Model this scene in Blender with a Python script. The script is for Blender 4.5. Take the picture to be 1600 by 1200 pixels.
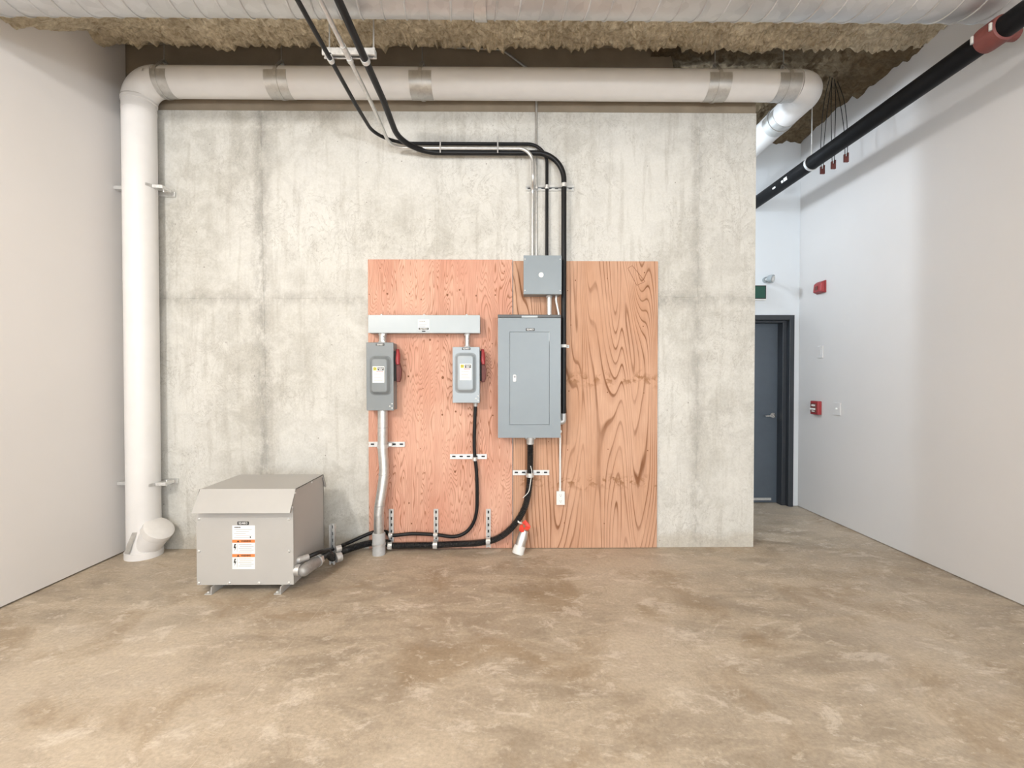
import bpy, math, random
from mathutils import Vector, Matrix, noise

# ------------------------------------------------------------------ reset
for o in list(bpy.data.objects):
    bpy.data.objects.remove(o)
S = bpy.context.scene
C = S.collection
random.seed(4)
PI = math.pi

# ------------------------------------------------------------------ camera
F = 720.0                       # focal length in pixels of the 1600x1200 frame
CAM = Vector((0, 0, 1.44))
YAW, PITCH = 7 / F, 10 / F
cd = bpy.data.cameras.new('camera')
cam = bpy.data.objects.new('camera', cd)
C.objects.link(cam)
cd.sensor_fit = 'HORIZONTAL'
cd.sensor_width = 36.0
cd.lens = 36.0 * F / 1600
cd.clip_start = 0.05
cam.location = CAM
cam.rotation_euler = (PI / 2 - PITCH, 0, -YAW)
S.camera = cam
RM = cam.rotation_euler.to_matrix()

# ------------------------------------------------------------------ world, exposure
w = bpy.data.worlds.new('world')
S.world = w
w.use_nodes = True
w.node_tree.nodes['Background'].inputs[0].default_value = (0.75, 0.85, 1.0, 1)
w.node_tree.nodes['Background'].inputs[1].default_value = 1.0
S.view_settings.view_transform = 'Standard'
S.view_settings.look = 'None'
S.view_settings.gamma = 1.0
S.view_settings.exposure = -0.48
S.view_settings.use_curve_mapping = False


def area_light(name, loc, size, power, color, target=None, rot=None):
    d = bpy.data.lights.new(name, 'AREA')
    d.shape = 'RECTANGLE'
    d.size, d.size_y = size
    d.energy = power
    d.color = color
    o = bpy.data.objects.new(name, d)
    C.objects.link(o)
    o.location = loc
    if target is not None:
        o.rotation_euler = (Vector(target) - Vector(loc)).to_track_quat('-Z', 'Y').to_euler()
    elif rot:
        o.rotation_euler = rot
    return o


# daylight coming through the shopfront glazing behind the photographer
area_light('window_daylight', (0.2, -4.85, 1.75), (5.4, 2.7), 330, (0.87, 0.94, 1.0), target=(0.2, 4, 1.75))

# ------------------------------------------------------------------ pixel helpers
def ray(px, py):
    return RM @ Vector(((px - 800) / F, -(py - 600) / F, -1))


def P(px, py, Y):
    d = ray(px, py)
    return CAM + d * (Y / d.y)


def PXp(px, py, X):
    d = ray(px, py)
    return CAM + d * (X / d.x)


def PZ(px, py, Z):
    d = ray(px, py)
    return CAM + d * ((Z - CAM.z) / d.z)


def rect(x0, y0, x1, y1, Y):
    a, b = P(x0, y0, Y), P(x1, y1, Y)
    return a.x, b.x, b.z, a.z          # x0, x1, z0, z1


# ------------------------------------------------------------------ materials
class NT:
    def __init__(self, name):
        self.m = bpy.data.materials.new(name)
        self.m.use_nodes = True
        self.t = self.m.node_tree
        self.b = self.t.nodes['Principled BSDF']
        self.tc = self.t.nodes.new('ShaderNodeTexCoord')

    def n(self, typ, **k):
        nd = self.t.nodes.new(typ)
        for a, v in k.items():
            setattr(nd, a, v)
        return nd

    def l(self, a, b):
        self.t.links.new(a, b)

    def put(self, sock, v):
        if isinstance(v, bpy.types.NodeSocket):
            self.l(v, sock)
        else:
            sock.default_value = v

    def coord(self, scale=(1, 1, 1), rot=(0, 0, 0), loc=(0, 0, 0), src=None):
        mp = self.n('ShaderNodeMapping')
        mp.inputs['Location'].default_value = loc
        mp.inputs['Rotation'].default_value = rot
        mp.inputs['Scale'].default_value = scale
        self.l(src or self.tc.outputs['Object'], mp.inputs['Vector'])
        return mp.outputs[0]

    def noise(self, vec, scale=5, detail=4, rough=0.55, dist=0):
        nd = self.n('ShaderNodeTexNoise')
        self.l(vec, nd.inputs['Vector'])
        nd.inputs['Scale'].default_value = scale
        nd.inputs['Detail'].default_value = detail
        nd.inputs['Roughness'].default_value = rough
        nd.inputs['Distortion'].default_value = dist
        return nd.outputs['Fac']

    def ramp(self, fac, stops):
        r = self.n('ShaderNodeValToRGB')
        el = r.color_ramp.elements
        while len(el) < len(stops):
            el.new(0.5)
        for e, (p, c) in zip(el, stops):
            e.position = p
            e.color = (c, c, c, 1) if isinstance(c, (int, float)) else (*c, 1)
        self.l(fac, r.inputs[0])
        return r.outputs[0]

    def mix(self, fac, a, b, mode='MIX'):
        m = self.n('ShaderNodeMix', data_type='RGBA', blend_type=mode)
        self.put(m.inputs[0], fac)
        self.put(m.inputs[6], a if isinstance(a, bpy.types.NodeSocket) else (*a, 1))
        self.put(m.inputs[7], b if isinstance(b, bpy.types.NodeSocket) else (*b, 1))
        return m.outputs[2]

    def math(self, op, a, b=0.0, c=0.0):
        m = self.n('ShaderNodeMath', operation=op)
        self.put(m.inputs[0], a)
        self.put(m.inputs[1], b)
        self.put(m.inputs[2], c)
        return m.outputs[0]

    def sep(self, vec=None):
        s = self.n('ShaderNodeSeparateXYZ')
        self.l(vec or self.tc.outputs['Object'], s.inputs[0])
        return s.outputs

    def bump(self, h, strength=0.3, dist=0.01):
        b = self.n('ShaderNodeBump')
        b.inputs['Strength'].default_value = strength
        b.inputs['Distance'].default_value = dist
        self.l(h, b.inputs['Height'])
        self.l(b.outputs[0], self.b.inputs['Normal'])

    def out(self, col, rough=0.5, metal=0.0, spec=0.5):
        self.put(self.b.inputs['Base Color'], col if isinstance(col, bpy.types.NodeSocket) else (*col, 1))
        self.put(self.b.inputs['Roughness'], rough)
        self.b.inputs['Metallic'].default_value = metal
        self.b.inputs['Specular IOR Level'].default_value = spec
        return self.m


def simple(name, c, rough=0.5, metal=0.0, var=0.06, scale=14, bump=0.05, spec=0.5):
    t = NT(name)
    v = t.coord()
    n1 = t.noise(v, scale, 5)
    lo = tuple(max(0, x * (1 - var * 2)) for x in c)
    hi = tuple(min(1, x * (1 + var * 2)) for x in c)
    col = t.mix(n1, lo, hi)
    t.bump(t.noise(v, scale * 12, 3), bump, 0.002)
    r = t.math('MULTIPLY_ADD', n1, 0.12, rough - 0.06)
    return t.out(col, r, metal, spec)


def concrete_wall():
    t = NT('concrete_wall')
    v = t.coord()
    big = t.ramp(t.noise(t.coord((1, 1, 0.8)), 1.1, 6, 0.6), [(0.38, 0), (0.62, 1)])
    col = t.mix(big, (0.485, 0.468, 0.425), (0.635, 0.622, 0.585))
    mid = t.ramp(t.noise(v, 5, 6, 0.65, 0.6), [(0.42, 0), (0.58, 1)])
    col = t.mix(t.math('MULTIPLY', mid, 0.45), col, (0.71, 0.695, 0.65))
    # vertical runs of laitance
    st = t.ramp(t.noise(t.coord((9, 1, 0.8), loc=(3, 0, 1)), 2, 5, 0.6), [(0.53, 0), (0.66, 1)])
    col = t.mix(t.math('MULTIPLY', st, 0.35), col, (0.40, 0.375, 0.33))
    # scratches and scuffs
    cr = t.noise(t.coord((1, 1, 0.7), loc=(7, 0, 0)), 7, 8, 0.7, 1.2)
    scf = t.ramp(t.math('ABSOLUTE', t.math('SUBTRACT', cr, 0.5)), [(0.0, 1), (0.014, 0)])
    gate = t.ramp(t.noise(v, 1.7, 3), [(0.46, 0), (0.58, 1)])
    scf = t.math('MULTIPLY', scf, gate)
    col = t.mix(t.math('MULTIPLY', scf, 0.6), col, (0.31, 0.285, 0.25))
    # bug holes
    vo = t.n('ShaderNodeTexVoronoi')
    t.l(v, vo.inputs['Vector'])
    vo.inputs['Scale'].default_value = 17
    wn = t.n('ShaderNodeSeparateColor')
    t.l(vo.outputs['Color'], wn.inputs[0])
    size = t.math('MULTIPLY', t.math('POWER', wn.outputs[0], 6), 0.10)
    pit = t.math('LESS_THAN', vo.outputs['Distance'], size)
    col = t.mix(t.math('MULTIPLY', pit, 0.65), col, (0.16, 0.14, 0.12))
    # rough joints of the formwork: one upright left and right, one course line
    s = t.sep()
    wob = t.math('MULTIPLY', t.math('SUBTRACT', t.noise(v, 6, 4), 0.5), 0.10)
    grime = t.ramp(t.noise(t.coord((1, 1, 0.6), loc=(2, 0, 5)), 9, 8, 0.75), [(0.38, 0), (0.55, 1)])
    tot = None
    for axis, pos, wid, amt in ((0, -2.05, 0.095, 0.75), (0, 1.60, 0.08, 0.55), (2, 2.10, 0.08, 0.50)):
        d = t.math('ABSOLUTE', t.math('ADD', t.math('SUBTRACT', s[axis], pos), wob))
        k = t.ramp(d, [(0.0, amt), (wid, 0)])
        k = t.math('MULTIPLY', k, grime)
        tot = k if tot is None else t.math('MAXIMUM', tot, k)
    col = t.mix(tot, col, (0.30, 0.285, 0.26))
    # browner, darker band along the foot, irregular
    ft = t.ramp(t.math('ADD', s[2], t.math('MULTIPLY', t.noise(v, 5, 5), -0.16)), [(-0.06, 1), (0.05, 0)])
    col = t.mix(t.math('MULTIPLY', ft, 0.35), col, (0.36, 0.30, 0.22))
    fine = t.noise(v, 70, 6, 0.7)
    col = t.mix(0.22, col, t.ramp(fine, [(0.3, 0.25), (0.7, 0.8)]), 'OVERLAY')
    h = t.math('ADD', t.math('MULTIPLY', cr, 0.4), t.math('MULTIPLY', fine, 0.25))
    h = t.math('SUBTRACT', h, t.math('MULTIPLY', pit, 0.5))
    h = t.math('SUBTRACT', h, t.math('MULTIPLY', tot, 0.4))
    t.bump(h, 0.5, 0.012)
    return t.out(col, 0.85, 0, 0.3)


def concrete_floor():
    t = NT('concrete_floor')
    v = t.coord()
    big = t.ramp(t.noise(t.coord(loc=(4, 2, 0)), 0.75, 6, 0.6, 0.4), [(0.40, 0), (0.60, 1)])
    col = t.mix(big, (0.325, 0.262, 0.195), (0.475, 0.398, 0.312))
    # trowel sweeps
    sw = t.ramp(t.noise(t.coord((1.0, 2.6, 1), rot=(0, 0, 0.6)), 2.2, 7, 0.70, 0.5), [(0.42, 0), (0.60, 1)])
    col = t.mix(t.math('MULTIPLY', sw, 0.6), col, (0.56, 0.47, 0.365))
    # brown stains
    br = t.ramp(t.noise(t.coord(loc=(9, 1, 0)), 1.9, 6, 0.6, 0.5), [(0.51, 0), (0.63, 1)])
    col = t.mix(t.math('MULTIPLY', br, 0.5), col, (0.27, 0.185, 0.105))
    # whitish plaster and paint residue, broken patches
    wh = t.ramp(t.noise(t.coord((1, 1.5, 1), rot=(0, 0, -0.4), loc=(1, 5, 0)), 3.4, 9, 0.74, 0.4), [(0.555, 0), (0.63, 1)])
    col = t.mix(t.math('MULTIPLY', wh, 0.55), col, (0.68, 0.60, 0.51))
    wf_ = t.ramp(t.noise(t.coord((1, 1.8, 1), rot=(0, 0, 0.9), loc=(6, 2, 0)), 11, 7, 0.7, 0.4), [(0.57, 0), (0.64, 1)])
    col = t.mix(t.math('MULTIPLY', wf_, 0.4), col, (0.66, 0.59, 0.50))
    dr = t.n('ShaderNodeTexVoronoi')
    t.l(t.coord((1, 1, 1), loc=(0.3, 0.2, 0)), dr.inputs['Vector'])
    dr.inputs['Scale'].default_value = 4.5
    sc = t.n('ShaderNodeSeparateColor')
    t.l(dr.outputs['Color'], sc.inputs[0])
    dot = t.math('LESS_THAN', t.math('ADD', dr.outputs['Distance'], t.math('MULTIPLY', t.noise(v, 60, 3), 0.05)),
                 t.math('MULTIPLY', t.math('POWER', sc.outputs[1], 7), 0.12))
    col = t.mix(t.math('MULTIPLY', dot, 0.7), col, (0.82, 0.78, 0.72))
    cr = t.noise(t.coord(loc=(3, 8, 0)), 3.3, 9, 0.75, 1.6)
    scr = t.ramp(t.math('ABSOLUTE', t.math('SUBTRACT', cr, 0.5)), [(0, 1), (0.010, 0)])
    gate = t.ramp(t.noise(v, 1.4, 2), [(0.48, 0), (0.56, 1)])
    col = t.mix(t.math('MULTIPLY', t.math('MULTIPLY', scr, gate), 0.45), col, (0.25, 0.18, 0.11))
    fine = t.noise(v, 55, 6, 0.7)
    col = t.mix(0.28, col, t.ramp(fine, [(0.3, 0.22), (0.7, 0.8)]), 'OVERLAY')
    t.bump(t.math('ADD', t.math('MULTIPLY', cr, 0.3), t.math('MULTIPLY', fine, 0.25)), 0.16, 0.006)
    r = t.math('MULTIPLY_ADD', sw, 0.2, 0.46)
    return t.out(col, r, 0, 0.4)


def plywood(name, base, light, line, freq, sx, sz, off, knots, thin, det):
    t = NT(name)
    v = t.coord((sx, 1, sz), loc=off)
    n1 = t.noise(v, 1.0, det, 0.45, 0.25)
    rg = t.math('FRACT', t.math('MULTIPLY', n1, freq))
    ln = t.ramp(rg, [(0.0, 1), (thin * 0.5, 0.9), (thin, 0.22), (0.55, 0.0), (0.93, 0.05), (1.0, 1)])
    patch = t.ramp(t.noise(t.coord((2.2, 1, 0.9), loc=off), 1.3, 4), [(0.35, 0), (0.65, 1)])
    col = t.mix(patch, base, light)
    amt = t.ramp(t.noise(t.coord((3, 1, 1.2), loc=(4, 0, 2)), 1.2, 3), [(0.38, 0.35), (0.6, 1.0)])
    col = t.mix(t.math('MULTIPLY', ln, amt), col, line)
    fib = t.noise(t.coord((160, 1, 5)), 1.0, 4, 0.6)
    col = t.mix(0.25, col, t.ramp(fib, [(0.3, 0.3), (0.7, 0.75)]), 'OVERLAY')
    if knots:
        # two rows of small knots where the veneer figure repeats
        s = t.sep()
        kn = t.noise(t.coord((1, 1, 1), loc=(2, 0, 0)), 17, 3, 0.6, 0.4)
        km = t.ramp(kn, [(0.50, 0), (0.58, 1)])
        rows = None
        wob = t.math('MULTIPLY', t.math('SUBTRACT', t.noise(v, 3, 2), 0.5), 0.12)
        for z in knots:
            d = t.math('ABSOLUTE', t.math('ADD', t.math('SUBTRACT', s[2], z), wob))
            k = t.ramp(d, [(0.0, 1), (0.07, 0)])
            rows = k if rows is None else t.math('MAXIMUM', rows, k)
        col = t.mix(t.math('MULTIPLY', t.math('MULTIPLY', rows, km), 0.75), col, (0.25, 0.11, 0.04))
    t.bump(t.math('ADD', fib, t.math('MULTIPLY', ln, 0.5)), 0.15, 0.003)
    return t.out(col, 0.72, 0, 0.3)


def foam(name, a, b):
    t = NT(name)
    v = t.coord()
    n1 = t.noise(v, 26, 7, 0.7, 0.5)
    col = t.mix(t.ramp(n1, [(0.33, 0), (0.66, 1)]), a, b)
    big = t.ramp(t.noise(v, 3, 4), [(0.35, 0), (0.65, 1)])
    col = t.mix(t.math('MULTIPLY', big, 0.4), col, tuple(x * 0.55 for x in a))
    t.bump(t.noise(v, 60, 6, 0.75), 0.8, 0.015)
    return t.out(col, 0.95, 0, 0.1)


def drywall(name, c):
    t = NT(name)
    v = t.coord()
    col = t.mix(t.ramp(t.noise(v, 1.2, 4), [(0.3, 0), (0.7, 1)]), tuple(x * 0.965 for x in c), c)
    t.bump(t.noise(v, 240, 3), 0.10, 0.002)
    return t.out(col, 0.62, 0, 0.35)


def galvanised(name, c, rough, scale=9, metal=0.9):
    t = NT(name)
    v = t.coord()
    vo = t.n('ShaderNodeTexVoronoi')
    t.l(v, vo.inputs['Vector'])
    vo.inputs['Scale'].default_value = scale * 6
    sc = t.n('ShaderNodeSeparateColor')
    t.l(vo.outputs['Color'], sc.inputs[0])
    cl = t.noise(v, scale * 0.6, 5, 0.6)
    f = t.math('MULTIPLY_ADD', sc.outputs[0], 0.35, t.math('MULTIPLY', cl, 0.65))
    col = t.mix(f, tuple(x * 0.78 for x in c), tuple(min(1, x * 1.15) for x in c))
    t.bump(cl, 0.08, 0.01)
    return t.out(col, t.math('MULTIPLY_ADD', f, 0.2, rough - 0.1), metal, 0.5)


M = {
    'wall': concrete_wall(),
    'floor': concrete_floor(),
    'ply_a': plywood('plywood_pink', (0.60, 0.300, 0.215), (0.70, 0.415, 0.310), (0.35, 0.150, 0.085), 44, 7.5, 0.85, (1.3, 0, 4.1), None, 0.24, 2.0),
    'ply_b': plywood('plywood_tan', (0.53, 0.300, 0.190), (0.60, 0.365, 0.250), (0.21, 0.085, 0.035), 30, 3.9, 0.40, (5.2, 0, 1.7),
                     [0.565, 1.43], 0.17, 0.8),
    'foam': foam('spray_foam_tan', (0.42, 0.33, 0.215), (0.90, 0.81, 0.63)),
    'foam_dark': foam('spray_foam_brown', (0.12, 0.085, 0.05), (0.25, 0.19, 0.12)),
    'slab': simple('ceiling_concrete', (0.33, 0.29, 0.23), 0.9, 0, 0.15, 6, 0.3),
    'dry_l': drywall('drywall_warm_white', (0.80, 0.765, 0.745)),
    'dry_r': drywall('drywall_light_grey', (0.65, 0.635, 0.63)),
    'dry_f': drywall('drywall_white', (0.76, 0.79, 0.82)),
    'door': simple('slate_door_paint', (0.085, 0.105, 0.13), 0.5, 0, 0.05),
    'frame': simple('charcoal_frame_paint', (0.035, 0.040, 0.048), 0.45, 0, 0.05),
    'pvc': simple('white_pipe_jacket', (0.765, 0.745, 0.73), 0.42, 0, 0.03, 7, 0.05),
    'shield': galvanised('hanger_steel', (0.60, 0.59, 0.57), 0.40, 7, 0.75),
    'duct': galvanised('duct_galvanised', (0.60, 0.60, 0.60), 0.46, 3, 0.85),
    'strut': galvanised('strut_zinc', (0.74, 0.74, 0.73), 0.40, 12, 0.7),
    'emt': galvanised('conduit_zinc', (0.66, 0.66, 0.65), 0.36, 9, 0.8),
    'alu': galvanised('fitting_cast', (0.56, 0.55, 0.54), 0.45, 10, 0.6),
    'black': simple('black_cable_jacket', (0.009, 0.009, 0.010), 0.42, 0, 0.2, 20, 0.1, 0.28),
    'flex': simple('black_flex_conduit', (0.016, 0.016, 0.017), 0.24, 0, 0.2, 30, 0.05),
    'slot': simple('dark_recess', (0.03, 0.03, 0.03), 0.8, 0, 0.1),
    'grey_pvc': simple('grey_plastic_sleeve', (0.42, 0.42, 0.42), 0.6, 0, 0.15, 18, 0.15),
    'ansi': simple('grey_enamel', (0.245, 0.285, 0.315), 0.38, 0, 0.03, 6, 0.03),
    'ansi_dark': simple('grey_enamel_shade', (0.175, 0.19, 0.20), 0.40, 0, 0.04, 6, 0.03),
    'ansi_a': simple('mid_grey_enamel', (0.215, 0.235, 0.245), 0.38, 0, 0.03, 6, 0.03),
    'filler': simple('pale_joint_dust', (0.52, 0.44, 0.35), 0.9, 0, 0.3, 3),
    'upper_wall': simple('brown_concrete', (0.31, 0.255, 0.19), 0.9, 0, 0.12, 7, 0.4),
    'cast': galvanised('shaded_cast_metal', (0.36, 0.35, 0.34), 0.5, 12, 0.5),  # conduit body: its shade is put into the darker base colour
    'cap': simple('dark_grey_enamel', (0.085, 0.09, 0.095), 0.45, 0, 0.05),
    'trough': simple('pale_grey_enamel', (0.40, 0.435, 0.45), 0.36, 0.15, 0.03, 5, 0.03),
    'ansi_lt': simple('light_grey_enamel', (0.35, 0.39, 0.42), 0.34, 0.1, 0.03, 6, 0.03),
    'xfmr': simple('warm_grey_enamel', (0.44, 0.425, 0.405), 0.42, 0, 0.03, 5, 0.03),
    'white': simple('white_plastic', (0.82, 0.82, 0.80), 0.4, 0, 0.02),
    'label': simple('white_sticker', (0.86, 0.85, 0.83), 0.5, 0, 0.02),
    'ink': simple('black_ink', (0.02, 0.02, 0.02), 0.5, 0, 0.1),
    'greyink': simple('grey_ink', (0.26, 0.26, 0.27), 0.6, 0, 0.1),
    'orange': simple('orange_ink', (0.72, 0.22, 0.06), 0.5, 0, 0.08),
    'yellow': simple('yellow_ink', (0.78, 0.66, 0.08), 0.5, 0, 0.06),
    'redink': simple('red_ink', (0.65, 0.06, 0.04), 0.5, 0, 0.06),
    'red': simple('red_paint', (0.33, 0.035, 0.04), 0.42, 0, 0.08),
    'redfit': simple('red_oxide_fitting', (0.15, 0.040, 0.034), 0.6, 0, 0.15),
    'redtape': simple('red_tape', (0.70, 0.045, 0.02), 0.45, 0, 0.15, 30),
    'blackpipe': simple('black_steel_pipe', (0.006, 0.006, 0.007), 0.5, 0.0, 0.25, 8, 0.05, 0.12),
    'green': simple('green_sign_face', (0.012, 0.075, 0.05), 0.3, 0, 0.08),
    'chrome': galvanised('satin_nickel', (0.75, 0.73, 0.70), 0.28, 12, 1.0),
    'tape': simple('grey_foil_tape', (0.50, 0.48, 0.45), 0.3, 0.3, 0.15, 25, 0.3),
    'knot': simple('knot_wood', (0.20, 0.075, 0.03), 0.7, 0, 0.25, 60),
    'wrap': simple('glossy_white_wrap', (0.76, 0.735, 0.71), 0.16, 0, 0.05, 16, 0.5),
    'clear': simple('cloudy_wrap', (0.66, 0.62, 0.57), 0.18, 0, 0.12, 18, 0.4),
    'glass': simple('window_glass', (0.6, 0.7, 0.75), 0.05, 0, 0.02),
    'lamp': None,
}
lm = NT('lamp_diffuser')
lm.b.inputs['Emission Color'].default_value = (1, 0.93, 0.84, 1)
lm.b.inputs['Emission Strength'].default_value = 6
M['lamp'] = lm.out((0.8, 0.8, 0.8), 0.5)


# ------------------------------------------------------------------ mesh helpers
class MB:
    def __init__(self):
        self.v, self.f = [], []

    def add(self, vs, fs):
        k = len(self.v)
        self.v += [tuple(p) for p in vs]
        self.f += [tuple(i + k for i in q) for q in fs]
        return self

    def box(self, x0, x1, y0, y1, z0, z1):
        vs = [(x, y, z) for z in (z0, z1) for y in (y0, y1) for x in (x0, x1)]
        return self.add(vs, [(0, 2, 3, 1), (4, 5, 7, 6), (0, 1, 5, 4), (2, 6, 7, 3), (0, 4, 6, 2), (1, 3, 7, 5)])

    def tube(self, path, r, n=14, cap=True):
        path = [Vector(p) for p in path]
        m = len(path)
        rs = r if isinstance(r, (list, tuple)) else [r] * m
        tang = []
        for i in range(m):
            a = path[max(0, i - 1)]
            b = path[min(m - 1, i + 1)]
            tang.append((b - a).normalized())
        t0 = tang[0]
        u = t0.orthogonal().normalized()
        vs = []
        for i in range(m):
            if i:
                q = tang[i - 1].rotation_difference(tang[i])
                u = q @ u
            u = (u - tang[i] * u.dot(tang[i])).normalized()
            w_ = tang[i].cross(u)
            for k in range(n):
                a = 2 * PI * k / n
                vs.append(path[i] + (u * math.cos(a) + w_ * math.sin(a)) * rs[i])
        fs = []
        for i in range(m - 1):
            for k in range(n):
                a, b = i * n + k, i * n + (k + 1) % n
                fs.append((a, b, b + n, a + n))
        if cap:
            fs.append(tuple(range(n - 1, -1, -1)))
            fs.append(tuple((m - 1) * n + k for k in range(n)))
        return self.add(vs, fs)

    def cyl(self, a, b, r, n=16):
        return self.tube([a, b], r, n)

    def prism(self, pts, axis, a, b):
        """pts: 2D outline, extruded along axis ('x': pts=(y,z); 'y': pts=(x,z); 'z': pts=(x,y))"""
        def mk(p, s):
            return {'x': (s, p[0], p[1]), 'y': (p[0], s, p[1]), 'z': (p[0], p[1], s)}[axis]
        n = len(pts)
        vs = [mk(p, a) for p in pts] + [mk(p, b) for p in pts]
        fs = [tuple(range(n)), tuple(range(2 * n - 1, n - 1, -1))]
        fs += [(i, i + n, (i + 1) % n + n, (i + 1) % n) for i in range(n)]
        return self.add(vs, fs)

    def arcband(self, c, axis, r0, r1, a0, a1, h0, h1, n=24):
        """curved sheet around an axis through c ('x' or 'y'), angles measured from +horizontal to up"""
        vs, fs = [], []
        for i in range(n + 1):
            t = a0 + (a1 - a0) * i / n
            for r in (r0, r1):
                for h in (h0, h1):
                    if axis == 'x':
                        vs.append((h, c[1] + r * math.cos(t), c[2] + r * math.sin(t)))
                    elif axis == 'y':
                        vs.append((c[0] + r * math.cos(t), h, c[2] + r * math.sin(t)))
                    else:
                        vs.append((c[0] + r * math.cos(t), c[1] + r * math.sin(t), h))
        for i in range(n):
            a, b = i * 4, i * 4 + 4
            fs += [(a, a + 1, b + 1, b), (a + 2, b + 2, b + 3, a + 3), (a, b, b + 2, a + 2), (a + 1, a + 3, b + 3, b + 1)]
        fs += [(0, 2, 3, 1), (n * 4, n * 4 + 1, n * 4 + 3, n * 4 + 2)]
        return self.add(vs, fs)

    def build(self, name, mat, parent=None, smooth=False, bev=0.0, kind=None, label=None, loc=None):
        base = Vector((0, 0, 0))
        if parent is not None:
            base = WORLD.get(parent.name, Vector((0, 0, 0)))
        elif loc is not None:
            base = Vector(loc)
        me = bpy.data.meshes.new(name)
        me.from_pydata([tuple(Vector(p) - base) for p in self.v], [], self.f)
        me.update()
        import bmesh
        bm = bmesh.new()
        bm.from_mesh(me)
        bmesh.ops.recalc_face_normals(bm, faces=bm.faces)
        bm.to_mesh(me)
        bm.free()
        if smooth:
            me.polygons.foreach_set('use_smooth', [True] * len(me.polygons))
            me.set_sharp_from_angle(angle=math.radians(42))
        o = bpy.data.objects.new(name, me)
        C.objects.link(o)
        me.materials.append(M[mat])
        if parent is not None:
            o.parent = parent
        else:
            o.location = base
        WORLD[o.name] = base
        if bev:
            b = o.modifiers.new('bevel', 'BEVEL')
            b.width = bev
            b.segments = 2
            b.limit_method = 'ANGLE'
        if kind:
            o['kind'] = kind
        if label:
            o['label'] = label
        return o


WORLD = {}


def tag(o, label, cat, group=None, kind=None):
    o['label'] = label
    o['category'] = cat
    if group:
        o['group'] = group
    if kind:
        o['kind'] = kind
    return o


def thing(name, label, cat, loc, group=None):
    o = bpy.data.objects.new(name, None)
    C.objects.link(o)
    o.location = loc
    o.empty_display_size = 0.1
    WORLD[o.name] = Vector(loc)
    return tag(o, label, cat, group)


def B(name, mat, parent, x0, x1, y0, y1, z0, z1, bev=0.0, **k):
    return MB().box(x0, x1, y0, y1, z0, z1).build(name, mat, parent, bev=bev, **k)


def struct(o):
    o['kind'] = 'structure'
    return o


def fillet(pts, rad, n=8):
    """polyline with rounded corners"""
    pts = [Vector(p) for p in pts]
    out = [pts[0]]
    for i in range(1, len(pts) - 1):
        r = rad[i - 1] if isinstance(rad, (list, tuple)) else rad
        a, b, c = pts[i - 1], pts[i], pts[i + 1]
        d1, d2 = (a - b).normalized(), (c - b).normalized()
        ang = d1.angle(d2)
        if ang > PI - 0.02 or r <= 0:
            out.append(b)
            continue
        t = min(r / math.tan(ang / 2), (a - b).length * 0.49, (c - b).length * 0.49)
        rr = t * math.tan(ang / 2)
        cen = b + (d1 + d2).normalized() * (rr / math.sin(ang / 2))
        s, e = b + d1 * t - cen, b + d2 * t - cen
        tot = s.angle(e)
        for k in range(n + 1):
            f = k / n
            out.append(cen + (s * math.sin((1 - f) * tot) + e * math.sin(f * tot)) / math.sin(tot))
    out.append(pts[-1])
    return out


def smooth_path(pts, n=10):
    """Catmull-Rom through the points"""
    pts = [Vector(p) for p in pts]
    q = [pts[0] * 2 - pts[1]] + pts + [pts[-1] * 2 - pts[-2]]
    out = []
    for i in range(1, len(q) - 2):
        for k in range(n):
            t = k / n
            a, b, c, d = q[i - 1], q[i], q[i + 1], q[i + 2]
            out.append(0.5 * ((2 * b) + (c - a) * t + (2 * a - 5 * b + 4 * c - d) * t * t + (3 * b - a - 3 * c + d) * t ** 3))
    out.append(pts[-1])
    return out


def resample(path, step):
    out = [path[0]]
    acc = 0.0
    for a, b in zip(path, path[1:]):
        L = (b - a).length
        while acc + L >= step:
            f = (step - acc) / L
            a = a + (b - a) * f
            L = (b - a).length
            out.append(a)
            acc = 0.0
        acc += L
    out.append(path[-1])
    return out


def corrugated(path, r, pitch=0.010, depth=0.0022, n=14):
    p = resample(path, pitch / 2)
    rs = [r if i % 2 else r - depth for i in range(len(p))]
    return MB().tube(p, rs, n)


def text(body, size, loc, mat, parent, name='lettering', align='CENTER', bold=0.0, axis='-y', width=None):
    cu = bpy.data.curves.new('text', 'FONT')
    cu.body = body
    cu.size = size
    cu.align_x = align
    cu.align_y = 'CENTER'
    cu.offset = bold
    cu.resolution_u = 2
    to = bpy.data.objects.new('text', cu)
    C.objects.link(to)
    me = bpy.data.meshes.new_from_object(to)
    bpy.data.objects.remove(to)
    base = WORLD[parent.name]
    xs = [v.co.x for v in me.vertices] or [0]
    wsc = 1.0
    if width:
        wsc = width / (max(xs) - min(xs))
    for v in me.vertices:
        x, y = v.co.x * wsc, v.co.y
        if axis == '-y':
            p = Vector((loc[0] + x, loc[1], loc[2] + y))
        else:                                   # facing -x (on the right wall)
            p = Vector((loc[0], loc[1] - x, loc[2] + y))
        v.co = p - base
    o = bpy.data.objects.new(name, me)
    C.objects.link(o)
    me.materials.append(M[mat])
    o.parent = parent
    WORLD[o.name] = base
    return o


def print_marks(n, w_, h_, loc, mat, parent, axis='-y'):
    """row of small blurred marks where the photograph shows print too small to read"""
    mb = MB()
    for i in range(n):
        a = -w_ / 2 + w_ * i / n
        b = a + w_ / n * 0.78
        hh = h_ * (0.5 if i % 3 else 0.42)
        if axis == '-y':
            mb.box(loc[0] + a, loc[0] + b, loc[1], loc[1] + 0.0003, loc[2] - hh, loc[2] + hh)
        else:
            mb.box(loc[0], loc[0] + 0.0003, loc[1] + a, loc[1] + b, loc[2] - hh, loc[2] + hh)
    return mb.build('print_marks', mat, parent)


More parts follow.
